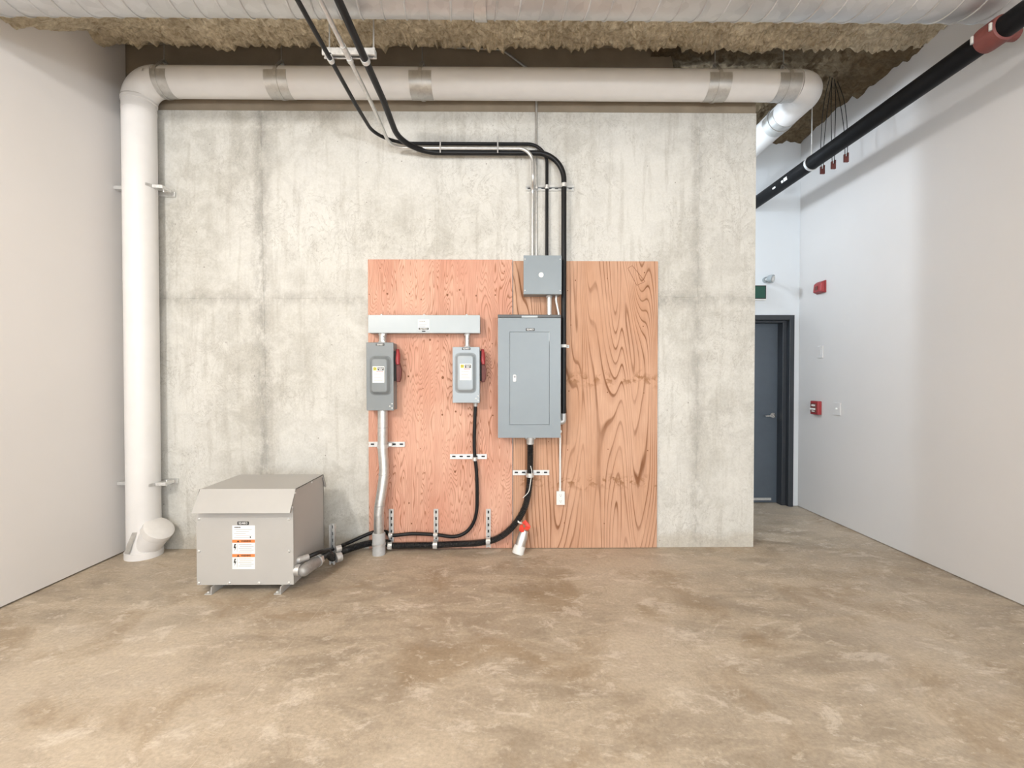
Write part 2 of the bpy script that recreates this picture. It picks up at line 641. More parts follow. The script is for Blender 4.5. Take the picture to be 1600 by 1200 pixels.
def rrect(x0, x1, z0, z1, r, n=6):
    pts = []
    for cx, cz, a0 in ((x1 - r, z1 - r, 0), (x0 + r, z1 - r, PI / 2), (x0 + r, z0 + r, PI), (x1 - r, z0 + r, 1.5 * PI)):
        for k in range(n + 1):
            a = a0 + PI / 2 * k / n
            pts.append((cx + r * math.cos(a), cz + r * math.sin(a)))
    return pts


def screw(parent, x, y, z, r=0.006, mat='strut', d=0.004, name='screw'):
    return MB().tube([(x, y, z), (x, y - d * 0.6, z), (x, y - d, z)], [r, r, r * 0.6], 10).build(name, mat, parent, smooth=True)


# ================================================================== THE ROOM
YW = 3.88           # face of the concrete wall
XL, XR = -3.16, 3.25
YF = 5.11           # wall at the end of the passage
WX = 2.09           # right-hand end of the concrete wall
YB = -5.0           # shopfront behind the photographer
ZC = 4.20           # underside of the slab

jx0, jx1 = -1.1730, -1.1695
fl = MB()
prof = [(-3.6, 0), (jx0, 0), (jx0, -0.002), (jx1, -0.002), (jx1, 0), (3.7, 0), (3.7, -0.15), (-3.6, -0.15)]
fl.prism(prof, 'y', YB - 0.3, YF + 0.4)
flo = struct(fl.build('floor', 'floor'))
MB().box(jx0, jx1, YB, YW, -0.003, -0.0006).build('joint_filler', 'filler', flo)

wb = MB()
HZ = 3.658          # top of the pale wall; a darker brown strip above it, a little set back
wb.box(XL - 0.2, WX, YW, YW + 0.24, 0, HZ)
wall_back = struct(wb.build('wall_back', 'wall'))
MB().prism([(XL - 0.2, HZ), (WX, HZ), (WX, 3.93), (1.42, 3.93), (1.36, ZC), (XL - 0.2, ZC)], 'y', YW + 0.012, YW + 0.24).build('upper_strip', 'upper_wall', wall_back, label='dark brown strip of wall above the pale concrete')

# raised fins left by the joints between formwork sheets
def seam(path_fn, n, wdt, hgt):
    mb = MB()
    vs, fs = [], []
    for i in range(n + 1):
        p, side = path_fn(i / n)
        k = abs(noise.noise(Vector((i * 0.37, 3.1, wdt * 900))))
        ww = wdt * (0.5 + k)
        hh = hgt * (0.25 + 1.4 * abs(noise.noise(Vector((i * 0.61, 8.3, 1)))))
        j = 0.006 * noise.noise(Vector((i * 0.11, 1.3, 2)))
        for a, h in ((-ww, 0.0), (-ww * 0.3, hh), (ww * 0.3, hh), (ww, 0.0)):
            q = p + side * (a + j)
            vs.append((q.x, YW - h + 0.0003, q.z))
    for i in range(n):
        for k in range(3):
            a = i * 4 + k
            fs.append((a, a + 1, a + 5, a + 4))
    mb.add(vs, fs)
    return mb.build('form_seam', 'wall', wall_back)


seam(lambda f: (Vector((-2.05 + 0.03 * f, 0, 3.64 - 3.59 * f)), Vector((1, 0, 0))), 130, 0.007, 0.006)
seam(lambda f: (Vector((1.615 - 0.02 * f, 0, 3.64 - 3.59 * f)), Vector((1, 0, 0))), 130, 0.004, 0.004)
seam(lambda f: (Vector((XL + (-1.19 - XL) * f, 0, 2.10 + 0.006 * f)), Vector((0, 0, 1))), 70, 0.004, 0.004)
seam(lambda f: (Vector((1.29 + (WX - 1.29) * f, 0, 2.12)), Vector((0, 0, 1))), 30, 0.004, 0.004)

# round plugs filling the form-tie holes
for px, py in ((301, 629), (303, 703), (530, 695), (528, 538), (303, 545), (296, 215), (298, 303), (1118, 411), (528, 380)):
    c = P(px, py, YW)
    MB().tube([(c.x, YW + 0.004, c.z), (c.x, YW - 0.0015, c.z), (c.x, YW - 0.002, c.z)], [0.036, 0.036, 0.031], 20).build('tie_plug', 'wall', wall_back, smooth=True)

struct(MB().box(XL - 0.15, XL, YB, YW, 0.010, ZC).build('wall_left', 'dry_l'))
struct(MB().box(XR, XR + 0.15, YB, YF + 0.2, 0.006, ZC).build('wall_right', 'dry_r'))

# far wall with the door opening
dox0, dox1, doz = 2.165, 3.185, 2.135
wf = MB()
wf.box(XL, dox0, YF, YF + 0.2, 0.004, ZC)
wf.box(dox1, XR, YF, YF + 0.2, 0.004, ZC)
wf.box(dox0, dox1, YF, YF + 0.2, doz, ZC)
struct(wf.build('wall_far', 'dry_f'))
# end of the passage, out of sight behind the concrete
struct(MB().box(-1.6, -1.5, YW + 0.24, YF, 0, ZC).build('wall_passage', 'dry_f'))

# shopfront wall behind the photographer
wr = MB()
wr.box(XL, -2.6, YB - 0.2, YB, 0, ZC)
wr.box(2.9, XR, YB - 0.2, YB, 0, ZC)
wr.box(-2.6, 2.9, YB - 0.2, YB, 0, 0.35)
wr.box(-2.6, 2.9, YB - 0.2, YB, 3.15, ZC)
struct(wr.build('wall_rear', 'dry_l'))
wn = MB()
for i in range(5):
    x = -2.6 + 5.44 * i / 4
    wn.box(x, x + 0.06, YB - 0.13, YB - 0.07, 0.35, 3.15)
wn.box(-2.6, 2.9, YB - 0.13, YB - 0.07, 0.35, 0.41)
wn.box(-2.6, 2.9, YB - 0.13, YB - 0.07, 3.09, 3.15)
win = struct(wn.build('window_1', 'frame'))

ceiling = struct(MB().box(XL - 0.15, XR + 0.15, YB - 0.2, YF + 0.2, ZC, ZC + 0.2).build('ceiling', 'slab'))


def nz(x, y, z, s):
    return noise.noise(Vector((x * s, y * s, z * s)))


def foam_base(x, y):
    b = 4.045
    # thicker over the left-hand wall towards the shop
    k = max(0.0, min(1.0, (-2.35 - x) / 0.7)) * max(0.0, min(1.0, (3.5 - y) / 0.5)) * max(0.0, min(1.0, (y - 2.74) / 0.12))
    return b - 0.36 * k


def foam_mesh():
    vs, fs = [], []
    nx = 420
    ys = [1.6 + 0.1 * i for i in range(11)] + [2.7 + 0.025 * i for i in range(38)]
    edge = [(0.0, 0.0), (0.025, 0.004), (0.04, 0.03), (0.045, 0.07), (0.04, 0.12), (0.03, 0.165)]
    rows = len(ys) + len(edge)
    for i in range(nx + 1):
        x = XL + (XR - XL) * i / nx
        ed = 3.640 + 0.035 * nz(x, 0, 5, 3.0) + 0.018 * nz(x, 0, 9, 13) + 0.010 * nz(x, 2, 9, 34)
        hang = max(0, nz(x, 4, 4, 17)) * 0.05 + max(0, nz(x, 1, 3, 45)) * 0.05
        yl = None
        for r in range(rows):
            if r < len(ys):
                y = ys[r] if ys[r] < 2.7 else 2.7 + (ed - 2.7) * (ys[r] - 2.7) / (ys[-1] - 2.7)
                nearedge = max(0, 1 - (ed - y) / 0.13)
                z = foam_base(x, y) + 0.030 * nz(x, y, 0, 4) + 0.026 * nz(x, y, 2, 14) + 0.024 * nz(x, y, 7, 38)
                z -= nearedge * (hang + 0.016) * (0.6 + 0.8 * abs(nz(x, y, 1, 30)))
                if r == len(ys) - 1:
                    yl, zl = y, z
            else:
                dy, dz = edge[r - len(ys)]
                y = yl + dy * (1 + 0.7 * nz(x, r, 3, 22)) + 0.008 * nz(x, r * 0.3, 4, 40)
                z = min(ZC + 0.01, zl + dz * (ZC - zl) / 0.165 + 0.012 * nz(x, r * 0.4, 6, 30))
            vs.append((x, y, z))
    for i in range(nx):
        for r in range(rows - 1):
            a = i * rows + r
            fs.append((a, a + 1, a + rows + 1, a + rows))
    return MB().add(vs, fs)


fo = foam_mesh().build('spray_foam', 'foam', ceiling, smooth=False, kind='stuff')
fo['label'] = 'lumpy tan sprayed insulation with ragged front edge'


def sheet(x0, x1, y0, y1, nx, ny, zf):
    vs = []
    for i in range(nx + 1):
        for j in range(ny + 1):
            x, y = x0 + (x1 - x0) * i / nx, y0 + (y1 - y0) * j / ny
            vs.append((x, y, zf(x, y)))
    fs = [(i * (ny + 1) + j, i * (ny + 1) + j + 1, (i + 1) * (ny + 1) + j + 1, (i + 1) * (ny + 1) + j) for i in range(nx) for j in range(ny)]
    return MB().add(vs, fs)


sheet(XL, XR, YB, 1.62, 60, 60, lambda x, y: foam_base(x, 2.0) + 0.03 * nz(x, y, 0, 4)).build('spray_foam', 'foam', ceiling, kind='stuff')
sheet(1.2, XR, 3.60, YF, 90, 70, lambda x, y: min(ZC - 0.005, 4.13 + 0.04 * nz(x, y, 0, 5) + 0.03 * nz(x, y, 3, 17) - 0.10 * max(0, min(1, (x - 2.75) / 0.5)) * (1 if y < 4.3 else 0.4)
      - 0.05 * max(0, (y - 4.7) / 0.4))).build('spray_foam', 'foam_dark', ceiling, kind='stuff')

# ------------------------------------------------------------------ door in the far wall
door = struct(MB().box(2.224, 3.126, YF + 0.131, YF + 0.176, 0.008, 2.076).build('door_1', 'door', bev=0.003))
dfm = MB()
dfm.prism([(dox0, 0.0), (dox0, doz), (dox1, doz), (dox1, 0.0), (dox1 - 0.055, 0.0), (dox1 - 0.055, doz - 0.055), (dox0 + 0.055, doz - 0.055), (dox0 + 0.055, 0.0)],
          'y', YF - 0.022, YF + 0.2)
dfm.build('door_frame', 'frame', door, bev=0.004)
stp = MB()
stp.prism([(dox0 + 0.055, 0.0), (dox0 + 0.055, doz - 0.055), (dox1 - 0.055, doz - 0.055), (dox1 - 0.055, 0.0), (dox1 - 0.10, 0.0), (dox1 - 0.10, doz - 0.08), (dox0 + 0.10, doz - 0.08), (dox0 + 0.10, 0.0)],
          'y', YF + 0.03, YF + 0.13)
stp.build('door_stop', 'frame', door, bev=0.003)
hc = P(1207, 649, YF + 0.13)
MB().tube([(hc.x, YF + 0.13, hc.z), (hc.x, YF + 0.118, hc.z)], 0.030, 20).build('handle_rose', 'chrome', door, smooth=True)
MB().tube(fillet([(hc.x, YF + 0.12, hc.z), (hc.x, YF + 0.07, hc.z), (hc.x - 0.115, YF + 0.07, hc.z - 0.004)], 0.02), 0.0105, 12).build('door_handle', 'chrome', door, smooth=True)
B('door_sweep', 'strut', door, 2.27, 3.02, YF + 0.12, YF + 0.13, 0.035, 0.062)

# ================================================================== plywood backing
def ply(mat, px0, px1, label, zt):
    a, b = P(px0, 600, YW - 0.018), P(px1, 600, YW - 0.018)
    top = P((px0 + px1) / 2, zt, YW - 0.018).z
    o = MB().box(a.x, b.x, YW - 0.018, YW, 0.004, top).build('plywood_sheet', mat, loc=(0, 0, 0), bev=0.0015)
    tag(o, label, 'plywood', 'plywood backing sheets')
    return o


YP = YW - 0.018
pa = ply('ply_a', 575.5, 800.5, 'pink fire-treated plywood sheet behind the two small switch boxes', 405.5)
pb = ply('ply_b', 802, 1027.5, 'tan plywood sheet with bold cathedral grain beside the bare concrete', 408)


def knot(sheet_, px, py, r, ring=True):
    c = P(px, py, YP)
    mb = MB()
    n = 12
    el = [(c.x + r * math.cos(2 * PI * k / n), c.z + 1.25 * r * math.sin(2 * PI * k / n)) for k in range(n)]
    mb.prism(el, 'y', YP + 0.001, YP - 0.0006)
    mb.build('knot', 'knot', sheet_)


for px, py, r in ((594, 419, .004), (605, 459, .007), (640, 459, .005), (658, 468, .005), (699, 461, .009), (718, 453, .006), (744, 462, .006), (774, 461, .006),
                  (788, 424, .004), (672, 531, .008), (692, 590, .010), (638, 588, .007), (661, 607, .004), (691, 648, .007), (712, 643, .007), (735, 648, .005),
                  (770, 649, .006), (762, 587, .005), (769, 537, .005), (711, 737, .008), (639, 786, .006), (643, 818, .006), (663, 739, .004), (657, 701, .004), (577, 460, .004)):
    knot(pa, px, py, r)
for px, py, r in ((899, 438, .005), (949, 435, .004), (1007, 426, .005), (892, 508, .005), (1005, 510, .005), (887, 454, .004), (949, 613, .005), (1006, 614, .004),
                  (857, 690, .004), (887, 703, .004), (950, 702, .004), (1012, 704, .005), (882, 817, .005), (944, 818, .005), (958, 746, .004), (889, 611, .005)):
    knot(pb, px, py, r)
# pencilled mill stamp in the top corner of the right-hand sheet
mk = MB()
q = [(981, 419), (988, 415), (1008, 440), (995, 446), (981, 419)]
for (ax, ay), (bx, by) in zip(q, q[1:]):
    a, b = P(ax, ay, YP - 0.0004), P(bx, by, YP - 0.0004)
    mk.tube([a, b], 0.0016, 6)
mk.build('mill_stamp', 'knot', pb)

# ================================================================== insulated drain pipe
PR = 0.115
YPI = 3.742
pvx = P(221, 480, YPI).x
phz = P(760, 131.5, YPI).z
xr = 2.49
t = thing('drain_pipe', 'large white jacketed drain pipe running up the left corner and across under the ceiling', 'pipe', (pvx, YPI, 0))
RB = 0.17
path_v = [(pvx, YPI, 0.03), (pvx, YPI, phz - RB)]
MB().tube(path_v, PR, 36).build('riser', 'pvc', t, smooth=True)
elb = [(pvx + RB - RB * math.cos(a), YPI, phz - RB + RB * math.sin(a)) for a in [PI / 2 * k / 14 for k in range(15)]]
MB().tube(elb, PR + 0.004, 36).build('elbow', 'pvc', t, smooth=True)
MB().tube([(pvx + RB, YPI, phz), (xr - 0.16, YPI, phz)], PR, 36).build('horizontal_run', 'pvc', t, smooth=True)
elb2 = [(xr - 0.16 + 0.16 * math.sin(a), YPI + 0.16 - 0.16 * math.cos(a), phz) for a in [PI / 2 * k / 14 for k in range(15)]]
MB().tube(elb2, PR + 0.002, 36).build('elbow', 'pvc', t, smooth=True)
MB().tube([(xr, YPI + 0.16, phz), (xr, YF, phz)], PR, 36).build('return_run', 'pvc', t, smooth=True)
# taped joints
for z, r in ((phz - RB + 0.01, PR + 0.006), (phz - RB - 0.06, PR + 0.002)):
    MB().tube([(pvx, YPI, z - 0.012), (pvx, YPI, z + 0.012)], r, 36).build('joint_band', 'pvc', t, smooth=True)
MB().tube([(pvx + 0.0, YPI, phz - RB + 0.024), (pvx, YPI, phz - RB + 0.028)], PR + 0.0065, 36).build('seam_line', 'tape', t, smooth=True)
# floor collar
MB().tube([(pvx, YPI, 0.0), (pvx, YPI, 0.05), (pvx, YPI, 0.058)], [PR + 0.014, PR + 0.014, PR], 36).build('collar', 'pvc', t, smooth=True)
# cleanout branch pointing up and to the right
ba = Vector((pvx + 0.03, YPI - 0.005, 0.09))
bb = Vector((pvx + 0.155, YPI - 0.045, 0.235))
br_ = MB().tube([ba, bb], PR - 0.012, 32).build('cleanout_branch', 'pvc', t, smooth=True)
bd = (bb - ba).normalized()
MB().tube([bb - bd * 0.05, bb + bd * 0.005, bb + bd * 0.02], [PR - 0.006, PR - 0.006, PR - 0.03], 32).build('cleanout_cap', 'wrap', t, smooth=True)
# strip of grey tape down the saddle
tp = MB()
vs = []
for i in range(9):
    f = i / 8
    z = 0.06 + 0.165 * f
    a0 = -PI / 2 - 0.34 + 0.50 * f
    for da in (-0.21 + 0.07 * f, 0.21 - 0.07 * f):
        vs.append((pvx + (PR + 0.016 - 0.012 * f) * math.cos(a0 + da), YPI + (PR + 0.016 - 0.012 * f) * math.sin(a0 + da), z))
tp.add(vs, [(2 * i, 2 * i + 1, 2 * i + 3, 2 * i + 2) for i in range(8)])
tp.build('foil_tape', 'tape', t, smooth=True)

# wall clamps holding the riser
for py, lab in ((294, 'steel clamp ears holding the white riser high in the left corner'), (757, 'steel clamp ears holding the white riser low in the left corner')):
    z = P(221, py, YPI).z
    c = thing('pipe_clamp', lab, 'clamp', (pvx, YW, z), 'riser clamps')
    B('clamp_channel', 'strut', c, XL + 0.003, pvx + 0.19, YW - 0.022, YW, z - 0.02, z + 0.02, bev=0.002)
    B('clamp_ear', 'strut', c, XL + 0.003, pvx - PR - 0.001, YPI + 0.0, YPI + 0.05, z - 0.008, z + 0.022, bev=0.003)
    e = MB().prism([(pvx + PR - 0.020, YPI - 0.072), (pvx + PR + 0.005, YPI - 0.030), (pvx + 0.19, YPI - 0.02), (pvx + 0.19, YPI + 0.08), (pvx + PR + 0.003, YPI + 0.03), (pvx + PR + 0.003, YPI - 0.01)], 'z', z - 0.006, z + 0.02)
    e.build('clamp_ear', 'strut', c, bev=0.002)
    MB().cyl((pvx + 0.165, YPI + 0.03, z - 0.02), (pvx + 0.165, YPI + 0.03, z + 0.032), 0.006, 8).build('bolt', 'strut', c)

# clevis hangers under the horizontal run
hang = ((257, 'steel saddle hanger next to the left elbow of the white pipe'),
        (440, 'steel saddle hanger on the white pipe left of the hanging conduits'),
        (660, 'bright steel saddle hanger on the white pipe just right of the crossing conduits'),
        (1117, 'steel saddle hanger on the white pipe above the bare right end of the concrete'),
        (1224, 'steel saddle hanger next to the right elbow of the white pipe'))
for i, (px, lab) in enumerate(hang):
    x = P(px, 132, YPI).x
    c = thing('pipe_hanger', lab, 'hanger', (x, YPI, phz - PR), 'saddle hangers of the white pipe')
    cc = (x, YPI, phz)
    MB().arcband(cc, 'x', PR + 0.0005, PR + 0.003, PI + -0.30, 2 * PI + 0.30, x - 0.088, x + 0.088).build('saddle', 'shield', c, smooth=True)
    MB().arcband(cc, 'x', PR + 0.0035, PR + 0.008, PI - 0.55, 2 * PI + 0.55, x - 0.014, x + 0.014).build('strap', 'shield', c, smooth=True)
    ap = phz + PR + 0.055
    for s in (-1, 1):
        y0 = YPI + s * (PR + 0.005) * math.cos(0.55)
        z0 = phz + (PR + 0.005) * math.sin(0.55)
        mb = MB().prism([(y0, z0), (y0 - s * 0.005, z0 - 0.003), (YPI - s * 0.002, ap), (YPI + s * 0.008, ap + 0.004)], 'x', x - 0.014, x + 0.014)
        mb.build('yoke', 'shield', c)
    MB().cyl((x, YPI, ap - 0.01), (x, YPI, ZC), 0.005, 8).build('rod', 'shield', c)
    MB().tube([(x, YPI, ap - 0.012), (x, YPI, ap + 0.008)], 0.011, 6).build('nut', 'shield', c)
yh = 4.22
c = thing('pipe_hanger', 'steel saddle hanger on the white pipe where it turns back into the passage', 'hanger', (xr, yh, phz - PR), 'saddle hangers of the white pipe')
MB().arcband((xr, yh, phz), 'y', PR + 0.0005, PR + 0.003, PI - 0.3, 2 * PI + 0.3, yh - 0.088, yh + 0.088).build('saddle', 'shield', c, smooth=True)
MB().arcband((xr, yh, phz), 'y', PR + 0.0035, PR + 0.008, 0, 2 * PI, yh - 0.014, yh + 0.014, 36).build('strap', 'shield', c, smooth=True)
MB().cyl((xr, yh, phz + PR + 0.003), (xr, yh, ZC), 0.005, 8).build('rod', 'shield', c)

# ================================================================== spiral duct
DY, DR = 2.58, 0.20
DZ = CAM.z + 0.767 * DY + 1.26 * DR
t = thing('spiral_duct', 'galvanised spiral air duct spanning the room under the ceiling', 'duct', (0, DY, DZ - DR))
MB().tube([(XL, DY, DZ), (XR, DY, DZ)], DR, 64, cap=False).build('duct_shell', 'duct', t, smooth=True)
pitch = 0.1265
turns = int((XR - XL) / pitch)
hp = []
for i in range(turns * 40 + 1):
    a = 2 * PI * i / 40
    hp.append((XL + pitch * i / 40, DY + (DR + 0.0005) * math.sin(a), DZ + (DR + 0.0005) * math.cos(a)))
MB().tube(hp, 0.0060, 6).build('lock_seam', 'duct', t, smooth=True)
sx = P(750, 20, 2.58).x
t = thing('duct_hanger', 'flat metal strap wrapped under the spiral duct', 'strap', (sx, DY, DZ - DR - 0.006))
MB().arcband((sx, DY, DZ), 'x', DR + 0.0075, DR + 0.0115, PI, 2 * PI, sx - 0.034, sx + 0.034, 30).build('strap_loop', 'shield', t, smooth=True)
for s in (-1, 1):
    B('strap_leg', 'shield', t, sx - 0.034, sx + 0.034, DY + s * (DR + 0.0095) - 0.002, DY + s * (DR + 0.0095) + 0.002, DZ, ZC)

# ================================================================== sprinkler main
SX, SZ, SR = 2.70, 3.344, 0.060
t = thing('sprinkler_pipe', 'black steel sprinkler main running along the right side under the ceiling', 'pipe', (SX, 2.4, SZ))
MB().tube([(SX, YB + 0.3, SZ), (SX, 2.515, SZ)], SR, 28).build('pipe_length', 'blackpipe', t, smooth=True)
MB().tube([(SX, 2.595, SZ), (SX, YF, SZ)], SR, 28).build('pipe_length', 'blackpipe', t, smooth=True)
MB().tube([(SX, 2.495, SZ), (SX, 2.50, SZ), (SX, 2.515, SZ), (SX, 2.595, SZ), (SX, 2.61, SZ), (SX, 2.615, SZ)], [SR + .004, SR + .010, SR + .012, SR + .012, SR + .010, SR + .004], 28).build('grooved_coupling', 'redfit', t, smooth=True)
for s_ in (2.505, 2.605):
    MB().cyl((SX - SR - 0.016, s_, SZ - 0.02), (SX - SR - 0.016, s_, SZ + 0.02), 0.008, 8).build('coupling_bolt', 'strut', t)
MB().tube([(SX, 2.555, SZ), (SX + 0.12, 2.555, SZ), (SX + 0.13, 2.555, SZ)], [SR * 0.6, SR * 0.6, SR * 0.4], 20).build('outlet_stub', 'redfit', t, smooth=True)
# stencilled paint marks
for k, (dy, l_) in enumerate(((4.55, 0.05), (4.42, 0.03), (4.36, 0.05))):
    MB().arcband((SX, 0, SZ), 'y', SR + 0.0003, SR + 0.001, PI + 0.25 - 0.12 * k, PI + 0.50, dy, dy + l_, 4).build('stencil_mark', 'label', t)
ry = 2.70 * F / 475
t = thing('sprinkler_hanger', 'thin ring hanger carrying the black sprinkler main by the passage', 'hanger', (SX, ry, SZ - SR))
MB().arcband((SX, ry, SZ), 'y', SR + 0.001, SR + 0.006, 0, 2 * PI, ry - 0.012, ry + 0.012, 28).build('ring', 'strut', t, smooth=True)
MB().cyl((SX, ry, SZ + SR + 0.004), (SX, ry, ZC), 0.005, 8).build('rod', 'strut', t)

for (px, py), dx, lab in (((1285, 266), -0.03, 'small dark red wire tag hanging lowest beside the sprinkler main'),
                     ((1302, 258), 0.0, 'small dark red wire tag hanging in the middle of three beside the sprinkler main'),
                     ((1322, 247), 0.03, 'small dark red wire tag hanging nearest the grey wall beside the sprinkler main')):
    p = PXp(px, py, 2.92)
    t = thing('cable_tag', lab, 'cable tag', p, 'red tags on loose wires')
    mb = MB().box(p.x - 0.020, p.x + 0.020, p.y - 0.008, p.y + 0.008, p.z - 0.035, p.z + 0.012)
    mb.box(p.x - 0.020, p.x - 0.006, p.y - 0.008, p.y + 0.008, p.z + 0.012, p.z + 0.032)
    mb.box(p.x + 0.008, p.x + 0.020, p.y - 0.008, p.y + 0.008, p.z + 0.012, p.z + 0.045)
    mb.build('tag_body', 'redfit', t, bev=0.002)
    top = Vector((2.92 + dx, 4.14 + dx, ZC - 0.04))
    for k in (-1, 1):
        MB().tube(smooth_path([(p.x + 0.010 * k, p.y, p.z + 0.01), (p.x + 0.014 * k, p.y + 0.005, p.z + 0.22), (top.x + 0.02 * k, (top.y + p.y) / 2, p.z + 0.55), (top.x + 0.01 * k, top.y, top.z)], 6), 0.003, 6).build('wire', 'black', t, smooth=True)

# ================================================================== strut channels
def strut_h(x0, x1, yb, zc, lab, h=0.041, d=0.022, slots=True, group='strut channels', clamps=(), slot_up=False):
    """channel lying across a wall, slotted back to the wall, open face to the room"""
    t = thing('strut_channel', lab, 'strut', ((x0 + x1) / 2, yb, zc), group)
    yf = yb - d
    mb = MB()
    prof_ = [(yb, zc - h / 2), (yf, zc - h / 2), (yf, zc - h * 0.22), (yf + 0.004, zc - h * 0.22), (yf + 0.003, zc - h / 2 + 0.003), (yb - 0.003, zc - h / 2 + 0.003),
             (yb - 0.003, zc + h / 2 - 0.003), (yf + 0.003, zc + h / 2 - 0.003), (yf + 0.004, zc + h * 0.22), (yf, zc + h * 0.22), (yf, zc + h / 2), (yb, zc + h / 2)]
    mb.prism(prof_, 'x', x0, x1)
    mb.build('channel', 'strut', t)
    if slots:
        n = max(3, int((x1 - x0) / 0.055))
        for i in range(n):
            cx = x0 + (x1 - x0) * (i + 0.5) / n
            B('slot', 'slot', t, cx - 0.014, cx + 0.014, yb - 0.0045, yb - 0.0028, zc - 0.006, zc + 0.006)
    return t


def strut_v(xc, z0, z1, yb, lab, w_=0.041, d=0.030, group='upright strut posts'):
    t = thing('strut_post', lab, 'strut', (xc, yb, z0), group)
    yf = yb - d
    prof_ = [(xc - w_ / 2, yb), (xc - w_ / 2, yf), (xc - w_ * 0.22, yf), (xc - w_ * 0.22, yf + 0.004), (xc - w_ / 2 + 0.003, yf + 0.003), (xc - w_ / 2 + 0.003, yb - 0.003),
             (xc + w_ / 2 - 0.003, yb - 0.003), (xc + w_ / 2 - 0.003, yf + 0.003), (xc + w_ * 0.22, yf + 0.004), (xc + w_ * 0.22, yf), (xc + w_ / 2, yf), (xc + w_ / 2, yb)]
    MB().prism(prof_, 'z', z0, z1).build('channel', 'strut', t)
    n = max(3, int((z1 - z0) / 0.05))
    for i in range(n):
        cz = z0 + (z1 - z0) * (i + 0.5) / n
        B('slot', 'slot', t, xc - 0.006, xc + 0.006, yb - 0.0045, yb - 0.0028, cz - 0.012, cz + 0.012)
    return t


def pclamp(par, cx, cy, cz, r, axis='z', wdt=0.03):
    """two-piece pipe clamp around a run through (cx,cy,cz)"""
    if axis == 'z':
        MB().arcband((cx, cy, 0), 'z', r + 0.0005, r + 0.005, -PI - 0.2, 0.2, cz - wdt / 2, cz + wdt / 2, 18).build('clamp', 'strut', par, smooth=True)
    elif axis == 'x':
        MB().arcband((0, cy, cz), 'x', r + 0.0005, r + 0.005, 0, 2 * PI, cx - wdt / 2, cx + wdt / 2, 22).build('clamp', 'strut', par, smooth=True)
    else:
        MB().arcband((cx, 0, cz), 'y', r + 0.0005, r + 0.005, 0, 2 * PI, cy - wdt / 2, cy + wdt / 2, 22).build('clamp', 'strut', par, smooth=True)


# ================================================================== switchgear on the plywood
def disc_label(par, x0, x1, z0, z1, y):
    B('label', 'label', par, x0, x1, y - 0.0008, y, z0, z1)
    yl = y - 0.0011
    wd, ht = x1 - x0, z1 - z0
    zc = z1 - ht * 0.15
    # yellow square emblem with a D, then a black block with white text, then red line
    B('emblem', 'yellow', par, x0 + wd * 0.06, x0 + wd * 0.36, yl, yl + 0.0004, zc - ht * 0.10, zc + ht * 0.10)
    text('D', ht * 0.17, (x0 + wd * 0.21, yl - 0.0003, zc), 'ink', par, bold=0.0006)
    B('label_block', 'ink', par, x0 + wd * 0.44, x0 + wd * 0.96, yl, yl + 0.0004, zc - ht * 0.10, zc + ht * 0.10)
    print_marks(5, wd * 0.42, ht * 0.055, (x0 + wd * 0.70, yl - 0.0004, zc + ht * 0.035), 'label', par)
    print_marks(4, wd * 0.30, ht * 0.055, (x0 + wd * 0.70, yl - 0.0004, zc - ht * 0.045), 'label', par)
    print_marks(6, wd * 0.55, ht * 0.04, (x0 + wd * 0.62, yl - 0.0003, zc - ht * 0.17), 'redink', par)
    for k in range(5):
        zz = z0 + ht * (0.12 + 0.10 * k)
        B('print_line', 'greyink', par, x0 + wd * 0.12, x0 + wd * (0.86 - 0.07 * (k % 3)), yl, yl + 0.0004, zz, zz + ht * 0.018)


def nameplate(par, cx, cz, y, wd, ht, body='SQUARE D'):
    pts = rrect(cx - wd / 2, cx + wd / 2, cz - ht / 2, cz + ht / 2, ht * 0.18, 3)
    o = MB().prism(pts, 'y', y - 0.0015, y).build('nameplate', 'ink', par)
    text(body, ht * 0.85, (cx, y - 0.0019, cz), 'label', o, bold=0.0004, width=wd * 0.78)
    return o


